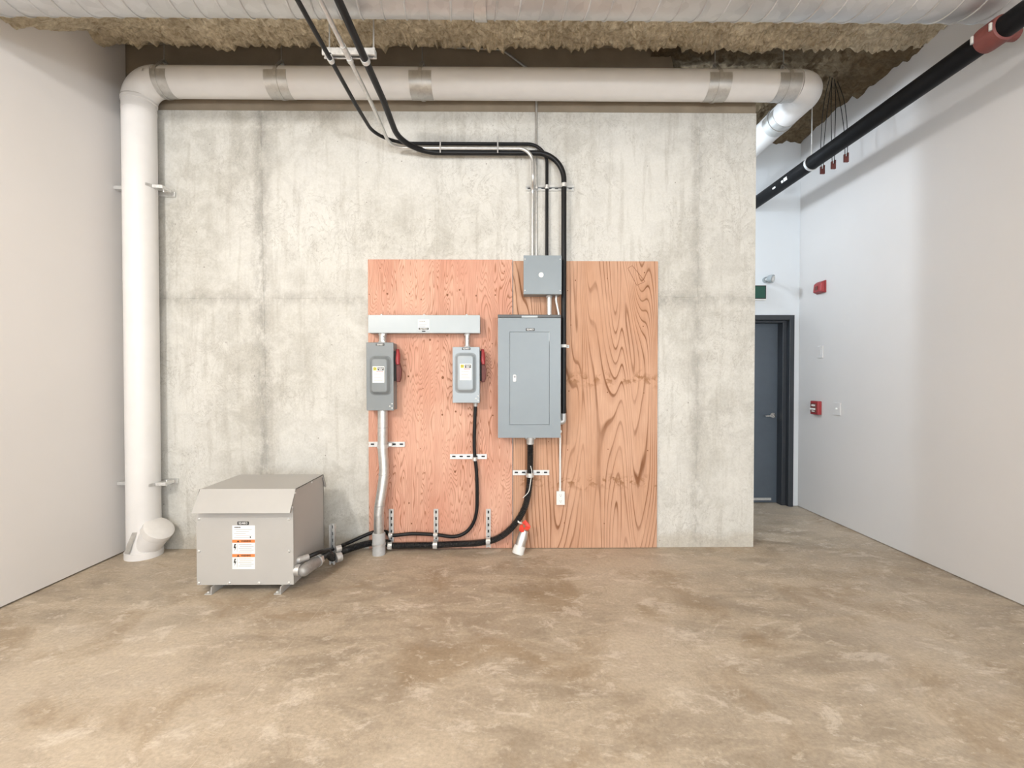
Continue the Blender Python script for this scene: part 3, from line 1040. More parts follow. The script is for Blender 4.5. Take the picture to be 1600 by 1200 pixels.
def disconnect(name, label, bx, Yf, m, label_px, embx, handle_px, npx):
    x0, x1, z0, z1 = rect(*bx, Yf)
    t = thing(name, label, 'switch box', ((x0 + x1) / 2, YP, z0), 'safety switches on the plywood')
    B('enclosure', m, t, x0 + 0.004, x1 - 0.004, Yf + 0.012, YP, z0 + 0.003, z1 - 0.003, bev=0.003)
    cv = B('cover', m, t, x0, x1, Yf, Yf + 0.014, z0, z1, bev=0.003)
    # pressed dome: a rounded tray with a moat around it
    ex0, ex1, ez0, ez1 = rect(*embx, Yf)
    mb = MB()
    rings = [(0, 0.0), (0.004, -0.004), (0.008, -0.005), (0.012, -0.010), (0.024, -0.036), (0.028, -0.039), (0.034, -0.040)]
    loops = []
    for ins, dy in rings:
        loops.append([(px_, Yf + dy, pz_) for px_, pz_ in rrect(ex0 + ins, ex1 - ins, ez0 + ins, ez1 - ins, max(0.012, 0.040 - ins * 0.7), 6)])
    n = len(loops[0])
    vs = [p for lp in loops for p in lp]
    fs = []
    for i in range(len(loops) - 1):
        for k in range(n):
            fs.append((i * n + k, i * n + (k + 1) % n, (i + 1) * n + (k + 1) % n, (i + 1) * n + k))
    fs.append(tuple((len(loops) - 1) * n + k for k in range(n)))
    mb.add(vs, fs)
    em = mb.build('pressed_panel', m, cv, smooth=True)
    lx0, lx1, lz0, lz1 = rect(*label_px, Yf - 0.040)
    disc_label(t, lx0, lx1, lz0, lz1, Yf - 0.0402)
    nc = P(npx[0], npx[1], Yf)
    nameplate(t, nc.x, nc.z, Yf - 0.0005, 0.068, 0.018)
    # operating handle on the right-hand side
    hx0, hx1, hz0, hz1 = rect(*handle_px, Yf + 0.05)
    hx = x1 - 0.004
    B('handle_mount', 'slot', t, hx, hx + 0.016, Yf + 0.03, Yf + 0.11, hz0 + 0.01, hz1 - 0.02, bev=0.003)
    hl = MB().tube([(hx + 0.024, Yf + 0.06, hz1 - 0.005), (hx + 0.028, Yf + 0.05, hz1 - 0.05), (hx + 0.030, Yf + 0.035, hz1 - 0.10), (hx + 0.032, Yf + 0.03, hz1 - 0.13)], [0.013, 0.019, 0.019, 0.013], 12)
    hl.build('handle_grip', 'red', t, smooth=True)
    MB().prism([(hx + 0.016, hz1 - 0.11), (hx + 0.040, hz1 - 0.11), (hx + 0.056, hz1 - 0.17), (hx + 0.050, hz0 + 0.03), (hx + 0.040, hz0), (hx + 0.016, hz0)], 'y', Yf + 0.045, Yf + 0.085).build('handle_lever', 'redfit', t, bev=0.004)
    B('handle_lever_tip', 'redfit', t, hx + 0.018, hx + 0.042, Yf + 0.040, Yf + 0.046, hz0 + 0.03, hz0 + 0.14)
    # hasp and screws low on the right edge
    for dx, dz in ((-0.012, 0.055), (-0.030, 0.035), (-0.012, 0.020)):
        screw(t, x1 + dx, Yf, z0 + dz, 0.006)
    return t, (x0, x1, z0, z1)


YA = YP - 0.135
dA, rA = disconnect('safety_switch', 'dark grey safety switch box with red side handle, nearer the floor transformer', (572, 535, 615, 641.5), YA, 'ansi_a',
                    (582, 572.5, 600.5, 598), (577.5, 556, 611.5, 617.5), (615, 545, 626, 597), (594, 538.5))
dB, rB = disconnect('safety_switch', 'light grey safety switch box with red side handle, next to the tall panel', (707, 542, 749.5, 629.5), YA, 'ansi_lt',
                    (718.5, 568.5, 736.5, 594), (710.5, 551, 744.5, 614.5), (750, 545, 757, 597), (728.5, 545))

# wireway
YT = YP - 0.10
x0, x1, z0, z1 = rect(575, 492, 750, 520.5, YT)
t = thing('wireway_trough', 'long pale grey metal wiring trough above the two safety switches', 'wiring trough', ((x0 + x1) / 2, YP, z0))
B('trough_body', 'trough', t, x0 + 0.002, x1 - 0.002, YT + 0.004, YP, z0 + 0.002, z1 - 0.002, bev=0.002)
B('trough_cover', 'trough', t, x0, x1, YT, YT + 0.005, z0, z1, bev=0.002)
for px in (595, 662, 729):
    xx = P(px, 492, YT).x
    MB().tube([(xx, YT + 0.02, z1 - 0.003), (xx, YT + 0.02, z1 + 0.006), (xx, YT + 0.02, z1 + 0.010)], [0.010, 0.010, 0.006], 10).build('screw', 'strut', t, smooth=True)
lx0, lx1, lz0, lz1 = rect(653, 499.5, 671, 516, YT)
B('label', 'label', t, lx0, lx1, YT - 0.0009, YT, lz0, lz1)
print_marks(6, 0.05, 0.007, ((lx0 + lx1) / 2 - 0.01, YT - 0.0014, lz1 - 0.014), 'greyink', t)
for k in range(3):
    B('print_line', 'greyink', t, lx0 + 0.008, lx1 - 0.012 - 0.01 * k, YT - 0.0013, YT - 0.0009, lz1 - 0.030 - 0.012 * k, lz1 - 0.027 - 0.012 * k)
nameplate(t, (lx0 + lx1) / 2, lz0 + 0.012, YT - 0.001, 0.082, 0.018)
B('knockout', 'ink', t, (lx0 + lx1) / 2 - 0.014, (lx0 + lx1) / 2 + 0.014, YT - 0.001, YT, lz0 - 0.013, lz0 - 0.004)
TW = (x0, x1, z0, z1)

# conduit nipples between trough and switches
for px, r, box, lab in ((598, 0.030, rA, 'short thick steel conduit nipple above the dark safety switch'), (730, 0.020, rB, 'short slim steel conduit nipple above the light safety switch')):
    xx = P(px, 528, YP - 0.06).x
    t = thing('conduit_nipple', lab, 'conduit fitting', (xx, YP - 0.06, box[3]), 'conduit nipples')
    MB().tube([(xx, YP - 0.06, box[3] - 0.004), (xx, YP - 0.06, TW[2] + 0.004)], r, 20).build('nipple', 'emt', t, smooth=True)
    for z in (box[3] + 0.008, TW[2] - 0.008):
        MB().tube([(xx, YP - 0.06, z - 0.007), (xx, YP - 0.06, z + 0.007)], r + 0.006, 8).build('locknut', 'alu', t)
    for s in (-0.012, 0.012):
        screw(t, xx + r * 0.4, YP - 0.06 - r * 0.9, (box[3] + TW[2]) / 2 + s, 0.005, 'alu', 0.005)

# breaker panel
YN = YP - 0.146
x0, x1, z0, z1 = rect(778, 491.5, 876, 684, YN)
t = thing('breaker_panel', 'tall blue-grey breaker panel with a latched inner door', 'electrical panel', ((x0 + x1) / 2, YP, z0))
B('panel_box', 'ansi', t, x0 + 0.006, x1 - 0.006, YN + 0.012, YP, z0 + 0.004, z1 - 0.002, bev=0.002)
zt = P(800, 497, YN).z
trim = MB()
dx0, dx1, dz0, dz1 = rect(796, 518.5, 858.5, 664, YN)
trim.box(x0, dx0, YN, YN + 0.014, z0, zt)
trim.box(dx1, x1, YN, YN + 0.014, z0, zt)
trim.box(dx0, dx1, YN, YN + 0.014, z0, dz0)
trim.box(dx0, dx1, YN, YN + 0.014, dz1, zt)
trim.build('trim', 'ansi', t)
B('panel_door', 'ansi', t, dx0 + 0.0025, dx1 - 0.0025, YN - 0.0015, YN + 0.012, dz0 + 0.0025, dz1 - 0.0025, bev=0.0015)
B('top_cap', 'cap', t, x0 - 0.001, x1 + 0.001, YN - 0.004, YN + 0.02, zt + 0.003, z1, bev=0.002)
cx0, cx1, cz0, cz1 = rect(815, 493.5, 840, 496.5, YN)
B('cap_tab', 'trough', t, cx0, cx1, YN - 0.006, YN - 0.003, cz0, cz1)
B('hinge', 'trough', t, dx1 - 0.006, dx1 - 0.001, YN - 0.003, YN + 0.001, dz1 - 0.075, dz1 - 0.004)
nc = P(828.5, 515, YN)
nameplate(t, nc.x, nc.z, YN - 0.0005, 0.072, 0.023)
lc = P(804, 591, YN)
la = MB().prism(rrect(lc.x - 0.014, lc.x + 0.014, lc.z - 0.030, lc.z + 0.030, 0.010, 4), 'y', YN - 0.006, YN - 0.001).build('latch', 'alu', t, bev=0.002)
MB().prism(rrect(lc.x - 0.006, lc.x + 0.008, lc.z + 0.004, lc.z + 0.018, 0.004, 3), 'y', YN - 0.0065, YN - 0.006).build('keyhole', 'greyink', la)
PN = (x0, x1, z0, z1)

# junction box
YJ = YP - 0.15
x0, x1, z0, z1 = rect(818, 399, 877.5, 459.5, YJ)
t = thing('junction_box', 'square grey junction box with a white round plug above the tall panel', 'junction box', ((x0 + x1) / 2, YP, z0))
B('box_body', 'ansi', t, x0 + 0.005, x1 - 0.005, YJ + 0.004, YP, z0 + 0.004, z1 - 0.002, bev=0.002)
B('box_cover', 'ansi', t, x0, x1, YJ, YJ + 0.004, z0, z1, bev=0.0015)
B('cover_flange', 'ansi_dark', t, x0, x1, YJ + 0.004, YJ + 0.02, z0 - 0.002, z0 + 0.006)
jc = P(845.5, 429.5, YJ)
MB().tube([(jc.x, YJ, jc.z), (jc.x, YJ - 0.003, jc.z), (jc.x, YJ - 0.004, jc.z)], [0.020, 0.020, 0.014], 20).build('plug', 'white', t, smooth=True)
for sx_ in (x0 + 0.012, x1 - 0.012):
    for sz_ in (z0 + 0.03, z1 - 0.03):
        screw(t, sx_, YJ, sz_, 0.005)
JB = (x0, x1, z0, z1)
# nipple and whip between junction box and panel
xx = P(858, 475, YP - 0.07).x
t = thing('conduit_nipple', 'bright straight conduit nipple between junction box and tall panel', 'conduit fitting', (xx, YP - 0.07, PN[3]), 'conduit nipples')
MB().tube([(xx, YP - 0.07, PN[3] - 0.003), (xx, YP - 0.07, JB[2] + 0.004)], 0.020, 18).build('nipple', 'strut', t, smooth=True)
MB().tube([(xx, YP - 0.07, JB[2] - 0.016), (xx, YP - 0.07, JB[2])], 0.027, 8).build('locknut', 'alu', t)
a, b = P(869, 462, YP - 0.06), P(873, 490, YP - 0.06)
o = MB().tube(smooth_path([(a.x, a.y, JB[2] + 0.004), (a.x, a.y, JB[2] - 0.04), (b.x - 0.002, b.y, PN[3] + 0.03), (b.x, b.y, PN[3] - 0.003)], 8), 0.010, 12).build('flexible_whip', 'strut', smooth=True, loc=(a.x, a.y, JB[2]))
tag(o, 'thin bent metal conduit whip entering the top right of the tall panel', 'conduit')

# ================================================================== overhead conduits
YC = 3.832
YC1, YC2, YC3 = 3.843, 3.770, 3.806      # thin black behind, steel in front, thick black between
zb1, zb2, zb3 = P(700, 224.5, YC1).z, P(700, 231.5, YC2).z, P(700, 238.5, YC3).z
zr = 3.345
# trapeze
tz0, tz1 = P(505, 93, 2.81), P(587, 97, 2.81)
t = thing('trapeze_strut', 'strut channel hung on two rods carrying the three overhead conduits', 'strut', ((tz0.x + tz1.x) / 2, 2.81, zr + 0.028))
zt0 = zr + 0.026
pf = [(2.79, zt0), (2.79, zt0 + 0.041), (2.831, zt0 + 0.041), (2.831, zt0), (2.821, zt0), (2.821, zt0 + 0.004), (2.828, zt0 + 0.004), (2.828, zt0 + 0.038), (2.793, zt0 + 0.038), (2.793, zt0 + 0.004), (2.80, zt0 + 0.004), (2.80, zt0)]
MB().prism(pf, 'x', tz0.x, tz1.x).build('channel', 'strut', t)
for px in (515, 584):
    xx = P(px, 90, 2.81).x
    MB().cyl((xx, 2.81, zt0 - 0.006), (xx, 2.81, ZC), 0.0048, 8).build('rod', 'emt', t)
    MB().tube([(xx, 2.81, zt0 + 0.041), (xx, 2.81, zt0 + 0.052)], 0.010, 6).build('nut', 'strut', t)
runs = [(-1.059, 0.0135, 'black', zb1, 'thin_'), (-0.9455, 0.0135, 'emt', zb2, ''), (-0.853, 0.0215, 'black', zb3, '')]
xd1 = P(854.5, 340, YC1).x
xd2 = P(832, 340, YC1).x
xd3 = P(880.5, 340, YC).x
for xx, r, m, zb, _ in runs:
    pclamp(t, xx, 2.80, zr, r, 'y', 0.03)
    B('clamp_bolt', 'strut', t, xx - 0.006, xx + 0.006, 2.79, 2.81, zr + r + 0.004, zt0 + 0.01)

# thin black cable
pth = [(-1.059, -3.0, zr), (-1.059, 3.25, zr), (-1.059, YC1, zb1), (xd1, YC1, zb1), (xd1, YC1, JB[3] - 0.01)]
o = MB().tube(fillet(pth, [0.0, 0.34, 0.16], 14), 0.0135, 12).build('armoured_cable', 'black', smooth=True, loc=(-1.059, 2.8, zr))
tag(o, 'thin black cable, leftmost of the three overhead runs, dropping into the junction box', 'cable', 'overhead cable runs')
pth = [(-0.9455, -3.0, zr), (-0.9455, 3.3, zr), (-0.9455, YC2, zb2), (xd2, YC2, zb2), (xd2, YC2, zb2 - 0.24), (xd2, YC1 - 0.004, zb2 - 0.31), (xd2, YC1 - 0.004, JB[3] - 0.01)]
t = thing('steel_conduit', 'bright steel conduit, middle of the three overhead runs, bending down to the junction box', 'conduit', (-0.9455, 2.8, zr), 'overhead cable runs')
MB().tube(fillet(pth, [0.0, 0.12, 0.15, 0.08, 0.08], 12), 0.0135, 14).build('conduit_run', 'emt', t, smooth=True)
MB().tube([(-0.9455, 2.68, zr), (-0.9455, 2.76, zr)], 0.017, 14).build('coupling', 'emt', t, smooth=True)
MB().tube([(xd2, YC1 - 0.004, JB[3]), (xd2, YC1 - 0.004, JB[3] + 0.025)], 0.018, 12).build('connector', 'alu', t, smooth=True)
elz = P(880, 655, YC).z
pth = [(-0.853, -3.0, zr), (-0.853, 3.2, zr), (-0.853, YC3, zb3), (xd3, YC3, zb3), (xd3, YC3, elz + 0.03)]
t = thing('thick_cable', 'thick black cable, rightmost overhead run, dropping past the junction box into the panel side', 'cable', (-0.853, 2.8, zr), 'overhead cable runs')
MB().tube(fillet(pth, [0.0, 0.36, 0.22], 16), 0.0215, 14).build('cable_run', 'black', t, smooth=True)
MB().tube(fillet([(xd3, YC3, elz + 0.05), (xd3, YC3, elz - 0.02), (PN[1] - 0.006, YC3, elz - 0.02)], 0.022), 0.0235, 14).build('elbow_connector', 'alu', t, smooth=True)
# ties round the bundle
for px in (690, 778):
    xx = P(px, 232, YC).x
    o = thing('cable_tie', 'pale tie binding the horizontal conduits, ' + ('left one near the sweep' if px == 690 else 'right one near the drop'), 'cable tie', (xx, YC, zb2), 'ties on the horizontal run')
    z0_, z1_ = zb3 - 0.024, zb1 + 0.016
    MB().box(xx - 0.005, xx + 0.005, YC2 - 0.0160, YC2 - 0.0138, z0_, z1_).build('tie_band', 'alu', o)
    MB().box(xx - 0.006, xx + 0.006, YC2 - 0.020, YC2 - 0.0160, zb2 - 0.008, zb2 + 0.004).build('tie_head', 'alu', o)

# slim conduit coming down from the slab behind the white pipe
xs = P(838, 320, 3.868).x
c1, c2 = P(690, 73, 3.868), P(785, 77, 3.868)
pth = [(c1.x, 3.868, c1.z), (c2.x, 3.868, c2.z - 0.005), (xs, 3.868, P(826, 113, 3.868).z), (xs, 3.868, JB[3] - 0.01)]
pth[2] = Vector((xs, 3.868, P(826, 118, 3.868).z))
t = thing('slim_conduit', 'slim steel conduit dropping straight from behind the white pipe to the junction box', 'conduit', (xs, 3.868, JB[3]))
MB().tube(fillet(pth, [0.12, 0.12], 8), 0.0095, 12).build('conduit_run', 'emt', t, smooth=True)
zc_ = P(838, 228, 3.85).z
MB().tube([(xs, 3.868, zc_ - 0.025), (xs, 3.868, zc_ + 0.03)], 0.0115, 12).build('coupling', 'alu', t, smooth=True)

# strut on the concrete above the box, with clamps
a, b = P(822, 293, 3.85), P(897, 293, 3.85)
st = strut_h(a.x, b.x, YW, a.z, 'zinc strut channel across the concrete above the junction box', h=0.041, d=0.022)
for xx, r, y_ in ((xd2, 0.0135, YC1 - 0.004), (xd1, 0.0135, YC1), (xd3, 0.0215, YC3)):
    pclamp(st, xx, y_, a.z, r, 'z', 0.032)
B('clamp_standoff', 'strut', st, xd3 - 0.012, xd3 + 0.012, YC3 + 0.022, YW - 0.022, a.z - 0.016, a.z + 0.016)
pclamp(st, xs, YC + 0.012, a.z, 0.010, 'z', 0.03)

# clip on the thick cable beside the panel
cz = P(884, 541, YC).z
t = thing('cable_clip', 'white one-hole clip fixing the thick black cable beside the tall panel', 'clip', (xd3 + 0.03, YP, cz))
MB().arcband((xd3, YC3, 0), 'z', 0.022, 0.026, -PI, 0.1, cz - 0.012, cz + 0.012, 14).build('clip_band', 'white', t, smooth=True)
B('clip_tab', 'white', t, xd3 + 0.022, xd3 + 0.052, YP - 0.006, YP, cz - 0.013, cz + 0.013, bev=0.002)
B('clip_leg', 'white', t, xd3 + 0.0222, xd3 + 0.0262, YC3, YP, cz - 0.012, cz + 0.012)
screw(t, xd3 + 0.04, YP - 0.006, cz, 0.006, 'alu')

# ================================================================== runs below the boxes
# thick conduit from the dark switch to the floor
ya = YP - 0.113
def pa_(px, py, y=ya):
    p = P(px, py, y)
    return (p.x, y, p.z)


t = thing('floor_conduit', 'thick steel conduit with an offset bend from the dark safety switch to the floor', 'conduit', (P(592, 866, ya).x, ya, 0))
pth = smooth_path([pa_(598, 636, YP - 0.068), pa_(598, 665, YP - 0.068), pa_(598, 700, YP - 0.070), pa_(600, 735, YP - 0.078), pa_(597, 765, YP - 0.095), pa_(592.5, 795, YP - 0.110), pa_(592, 818), pa_(592, 845)], 8)
MB().tube(pth, 0.040, 24).build('conduit_run', 'emt', t, smooth=True)
for px, py, y_ in ((598, 668, 0.068), (599.5, 741, 0.080), (593.3, 790, 0.108)):
    c = Vector(pa_(px, py, YP - y_))
    MB().tube([c + Vector((0, 0, -0.005)), c + Vector((0, 0, 0.005))], 0.0415, 24).build('joint_ring', 'alu', t, smooth=True)
zs = pa_(592, 832)[2]
sxx = pa_(592, 850)[0]
MB().tube([(sxx, ya, 0), (sxx, ya, zs - 0.008), (sxx, ya, zs)], [0.052, 0.052, 0.046], 24).build('sleeve', 'grey_pvc', t, smooth=True)
MB().tube([(sxx, ya, 0.075), (sxx, ya, 0.092)], 0.055, 24).build('sleeve_ring', 'alu', t, smooth=True)
z = P(600, 694, YP).z
a, b = P(575.5, 694, YP - 0.02), P(632, 694, YP - 0.02)
st = strut_h(a.x, b.x, YP, z, 'strut channel behind the thick conduit at the left plywood edge', h=0.041, d=0.015)
pclamp(st, pa_(598, 697, YP - 0.07)[0], YP - 0.07, pa_(598, 697, YP - 0.07)[2], 0.040, 'z', 0.03)
B('clamp_bolt', 'strut', st, pa_(606, 697, YP - 0.07)[0] + 0.006, pa_(606, 697, YP - 0.07)[0] + 0.03, YP - 0.07, YP - 0.035, pa_(598, 696)[2] - 0.012, pa_(598, 696)[2] + 0.012)

# black cable from the light switch to the transformer
YCB = YP - 0.034
def cbp(px, py, y=YCB):
    p = P(px, py, y)
    return (p.x, y, p.z)


XRX = -1.435
up = PXp(466, 874.5, XRX)
stp_b = PZ(521, 880, 0)
spx, spy = stp_b.x, stp_b.y
t = thing('black_cable', 'slim black cable from the light safety switch, curving along the wall foot to the transformer', 'cable', (cbp(743, 632)[0], YCB, rB[2]))
pts = [cbp(743, 628), cbp(742, 655), cbp(741, 690), cbp(742, 714), cbp(744.5, 735), cbp(745.5, 770), cbp(744.5, 800), cbp(738, 820), cbp(726, 833), cbp(708, 838.5), cbp(681, 835.5), cbp(645, 834), cbp(611, 836.5),
       (sxx + 0.03, YP - 0.018, 0.152), (sxx - 0.08, YP - 0.020, 0.146), P(545, 848, 3.80), P(533, 853, 3.70), (spx + 0.006, spy - 0.045, P(521, 855, spy).z), (XRX + 0.11, 3.27, up.z + 0.012), (XRX + 0.045, up.y + 0.04, up.z + 0.002)]
MB().tube(smooth_path(pts, 8), 0.0145, 12).build('cable_run', 'black', t, smooth=True)
c = Vector(cbp(743, 630))
MB().tube([(c.x, YCB, rB[2] + 0.003), (c.x, YCB, rB[2] - 0.006), (c.x, YCB, rB[2] - 0.008), (c.x, YCB, rB[2] - 0.035)], [0.026, 0.026, 0.019, 0.017], 12).build('connector', 'alu', t, smooth=True)
ea, eb = Vector((XRX - 0.004, up.y, up.z)), Vector((XRX + 0.05, up.y + 0.045, up.z + 0.003))
MB().tube([ea, ea + Vector((0.012, 0, 0)), ea + Vector((0.02, 0.01, 0)), eb], [0.026, 0.026, 0.022, 0.021], 12).build('connector', 'alu', t, smooth=True)

z = P(731, 713, YP).z
a, b = P(703, 713, YP - 0.02), P(760.5, 713, YP - 0.02)
st = strut_h(a.x, b.x, YP, z, 'strut channel behind the slim black cable below the light safety switch', h=0.041, d=0.015)
pclamp(st, cbp(742, 715)[0], YCB, cbp(742, 717)[2], 0.0145, 'z', 0.03)

# thick corrugated conduit from the panel to the transformer
YCF = YP - 0.048
R5 = 0.0285
def cfp(px, py, y=YCF):
    p = P(px, py, y)
    return Vector((p.x, y, p.z))


lbp = PXp(466, 887, XRX)
lbz = 0.135
cl = [cfp(828.5, 694), cfp(828.5, 715), cfp(828, 745), cfp(825.5, 770), cfp(819, 795), cfp(806, 817), cfp(789, 834), cfp(770, 844), cfp(745, 848.5), cfp(715, 850), cfp(681, 851.5), cfp(645, 852), cfp(611, 852.5),
      Vector((sxx + 0.06, YP - 0.034, 0.064)), Vector((sxx - 0.02, YP - 0.031, 0.064)), Vector((sxx - 0.10, YP - 0.05, 0.066)), P(545, 858, 3.74), P(533, 862, 3.66), Vector((spx + 0.02, spy - 0.065, P(521, 866, spy).z)),
      Vector((XRX + 0.105, 3.40, lbz + 0.004)), Vector((XRX + 0.083, 3.295, lbz))]
# keep clear of the sleeve by passing behind it
t = thing('corrugated_conduit', 'thick black corrugated conduit sweeping from the tall panel along the wall foot to the transformer', 'conduit', (cl[0].x, YCF, PN[2]))
corrugated(smooth_path(cl, 12), R5, 0.013, 0.0045, 14).build('conduit_run', 'flex', t, smooth=True)
c = cl[0]
MB().tube([(c.x, YCF, PN[2] + 0.003), (c.x, YCF, PN[2] - 0.022), (c.x, YCF, PN[2] - 0.023), (c.x, YCF, PN[2] - 0.065)], [0.047, 0.047, 0.034, 0.032], 12).build('connector', 'alu', t, smooth=True)
for s in (-1, 1):
    screw(t, c.x + 0.035 * s, YCF - 0.034, PN[2] - 0.012, 0.007, 'alu', 0.006)
# cast elbow body on the transformer side
ea, eb = Vector((XRX + 0.050, 3.125, lbz - 0.006)), Vector((XRX + 0.083, 3.30, lbz))
dv = (eb - ea).normalized()
MB().tube([ea - dv * 0.035, ea - dv * 0.028, ea - dv * 0.01, ea + dv * 0.02, eb - dv * 0.02, eb], [0.012, 0.027, 0.037, 0.041, 0.040, 0.033], 20).build('conduit_body', 'cast', t, smooth=True)
MB().tube([eb - dv * 0.028, eb - dv * 0.018], 0.045, 20).build('body_ring', 'strut', t, smooth=True)
MB().tube([eb - dv * 0.01, eb + dv * 0.012], 0.040, 6).build('body_nut', 'alu', t)
MB().cyl((XRX - 0.004, 3.12, lbz), (XRX + 0.03, 3.12, lbz), 0.038, 16).build('body_neck', 'alu', t, smooth=True)
for dz, dy in ((0.036, 0.13), (-0.036, 0.13), (-0.036, 0.02)):
    q = Vector((XRX + 0.054 + 0.17 * dy, 3.13 + dy, lbz + dz))
    MB().tube([q, q + Vector((0, 0, 0.012 if dz > 0 else -0.012))], 0.009, 6).build('bolt', 'alu', t)

z = P(830, 738, YP).z
a, b = P(801, 738, YP - 0.02), P(858.5, 738, YP - 0.02)
st = strut_h(a.x, b.x, YP, z, 'strut channel behind the corrugated conduit below the tall panel', h=0.041, d=0.015)
pclamp(st, cfp(828, 742).x, YCF, cfp(828, 742).z, R5, 'z', 0.034)
# bare wire left hanging from that clamp
wpt = [cfp(829, 728, YCF - 0.034), cfp(831, 738, YCF - 0.04), cfp(829, 752, YCF - 0.036), cfp(826, 768, YCF - 0.036), cfp(817, 778, YCF - 0.02)]
o = MB().tube(smooth_path(wpt, 8), 0.003, 6).build('loose_wire', 'white', smooth=True, loc=wpt[0])
tag(o, 'thin white wire end dangling over the corrugated conduit', 'wire')

# upright posts carrying both runs along the foot of the plywood
for px, lab in ((611, 'short upright strut on the plywood beside the thick floor conduit'), (681, 'short upright strut on the plywood, middle of three'), (763, 'short upright strut on the plywood nearest the tilted stub pipe')):
    xx = P(px, 820, YP - 0.02).x
    zt_, zb_ = P(px, 796, YP - 0.02).z, P(px, 856, YP - 0.02).z
    yb_ = YP
    st = strut_v(xx, zb_, zt_, yb_, lab, 0.038, 0.016)
    if px < 700:
        zc1 = cbp(px, 836)[2]
        MB().arcband((0, YCB, zc1), 'x', 0.0150, 0.0195, 0, 2 * PI, xx - 0.017, xx + 0.017, 20).build('clamp', 'strut', st, smooth=True)
        B('clamp_bolt', 'alu', st, xx - 0.012, xx + 0.012, YCB - 0.034, YCB - 0.0195, zc1 - 0.012, zc1 + 0.012, bev=0.003)
    zc2 = cfp(px, 852.5 if px < 650 else (851.5 if px < 700 else 845.5)).z
    MB().arcband((0, YCF, zc2), 'x', R5 + 0.0005, R5 + 0.005, 0, 2 * PI, xx - 0.018, xx + 0.018, 24).build('clamp', 'strut', st, smooth=True)
    B('clamp_bolt', 'alu', st, xx - 0.015, xx + 0.015, YCF - R5 - 0.018, YCF - R5 - 0.004, zc2 - 0.013, zc2 + 0.015, bev=0.003)
# free-standing post by the transformer
zt_ = P(521, 818, spy).z
st = strut_v(spx, 0.0, zt_, spy + 0.0, 'upright strut post standing on the floor behind the transformer corner', 0.041, 0.030)
MB().tube([(spx + 0.038, spy - 0.055, P(521, 855, spy).z + 0.004), (spx + 0.07, spy - 0.030, P(521, 855, spy).z + 0.006)], 0.024, 12).build('clamp', 'alu', st, smooth=True)
MB().tube([(spx + 0.045, spy - 0.075, P(521, 866, spy).z), (spx + 0.075, spy - 0.045, P(521, 866, spy).z + 0.003)], 0.037, 14).build('clamp', 'alu', st, smooth=True)

# tilted stub-up with red tape
ba_, bt_ = PZ(808.5, 866, 0), P(819.5, 829, 3.78)
t = thing('stub_pipe', 'tilted galvanised stub pipe rising from the floor with red tape on top', 'pipe', (ba_.x, ba_.y, 0))
dv = (bt_ - ba_).normalized()
MB().tube([ba_ + dv * 0.002, ba_ + dv * 0.012, ba_ + dv * 0.07], [0.044, 0.048, 0.046], 22).build('white_band', 'white', t, smooth=True)
MB().tube([ba_ + dv * 0.07, ba_ + dv * 0.15, ba_ + dv * 0.16, bt_], [0.041, 0.041, 0.038, 0.034], 22).build('stub', 'emt', t, smooth=True)
def flap(pts_, name):
    vs = []
    for (px, py, y) in pts_:
        vs.append(P(px, py, y))
    vs2 = [v + Vector((0.001, 0.004, 0.001)) for v in vs]
    n_ = len(vs)
    MB().add(vs + vs2, [tuple(range(n_)), tuple(range(2 * n_ - 1, n_ - 1, -1))] + [(i, i + n_, (i + 1) % n_ + n_, (i + 1) % n_) for i in range(n_)]).build(name, 'redtape', t)


flap([(812, 822, 3.70), (816, 819, 3.70), (818.5, 826, 3.70), (819, 831, 3.70), (814, 832, 3.70), (811, 828, 3.70)], 'tape_flap')
flap([(815.5, 817, 3.735), (821, 812.5, 3.73), (826, 818, 3.72), (829, 823, 3.72), (828, 826, 3.72), (822, 822.5, 3.72)], 'tape_flap')
flap([(818, 826, 3.715), (822, 822.5, 3.715), (828, 826, 3.715), (824, 829, 3.715)], 'tape_flap')
c = cfp(811.5, 814.5)
o = thing('cable_tie', 'white tie around the corrugated conduit above the red tape', 'cable tie', c)
MB().tube([c + Vector((0.003, 0, 0.004)), c + Vector((-0.003, 0, -0.006))], R5 + 0.003, 16).build('tie_band', 'white', o, smooth=True)
MB().box(c.x - 0.008, c.x + 0.018, YCF - R5 - 0.008, YCF - R5 - 0.002, c.z - 0.005, c.z + 0.004).build('tie_head', 'white', o)

# outlet with its conduit
x0, x1, z0, z1 = rect(869.5, 768, 882.5, 789, YP - 0.045)
xm = (x0 + x1) / 2 - 0.002
t = thing('power_outlet', 'white duplex power outlet low on the tan plywood', 'outlet', ((x0 + x1) / 2, YP, z0))
B('outlet_box', 'white', t, x0 + 0.004, x1 - 0.004, YP - 0.040, YP, z0 + 0.004, z1 - 0.004, bev=0.003)
B('face_plate', 'white', t, x0, x1, YP - 0.045, YP - 0.040, z0, z1, bev=0.002)
for k in (0.28, 0.72):
    zc = z0 + (z1 - z0) * k
    rc = MB().tube([((x0 + x1) / 2, YP - 0.044, zc), ((x0 + x1) / 2, YP - 0.048, zc)], 0.0165, 20).build('receptacle', 'label', t, smooth=True)
    for dx, dz, h in ((-0.006, 0.003, 0.005), (0.006, 0.003, 0.004)):
        B('slot', 'slot', rc, (x0 + x1) / 2 + dx - 0.0012, (x0 + x1) / 2 + dx + 0.0012, YP - 0.0484, YP - 0.0478, zc + dz - h, zc + dz + h)
    B('slot', 'slot', rc, (x0 + x1) / 2 - 0.0025, (x0 + x1) / 2 + 0.0025, YP - 0.0484, YP - 0.0478, zc - 0.011, zc - 0.006)
t = thing('outlet_conduit', 'thin white conduit from the tall panel down to the power outlet', 'conduit', (xm, YP - 0.02, z1))
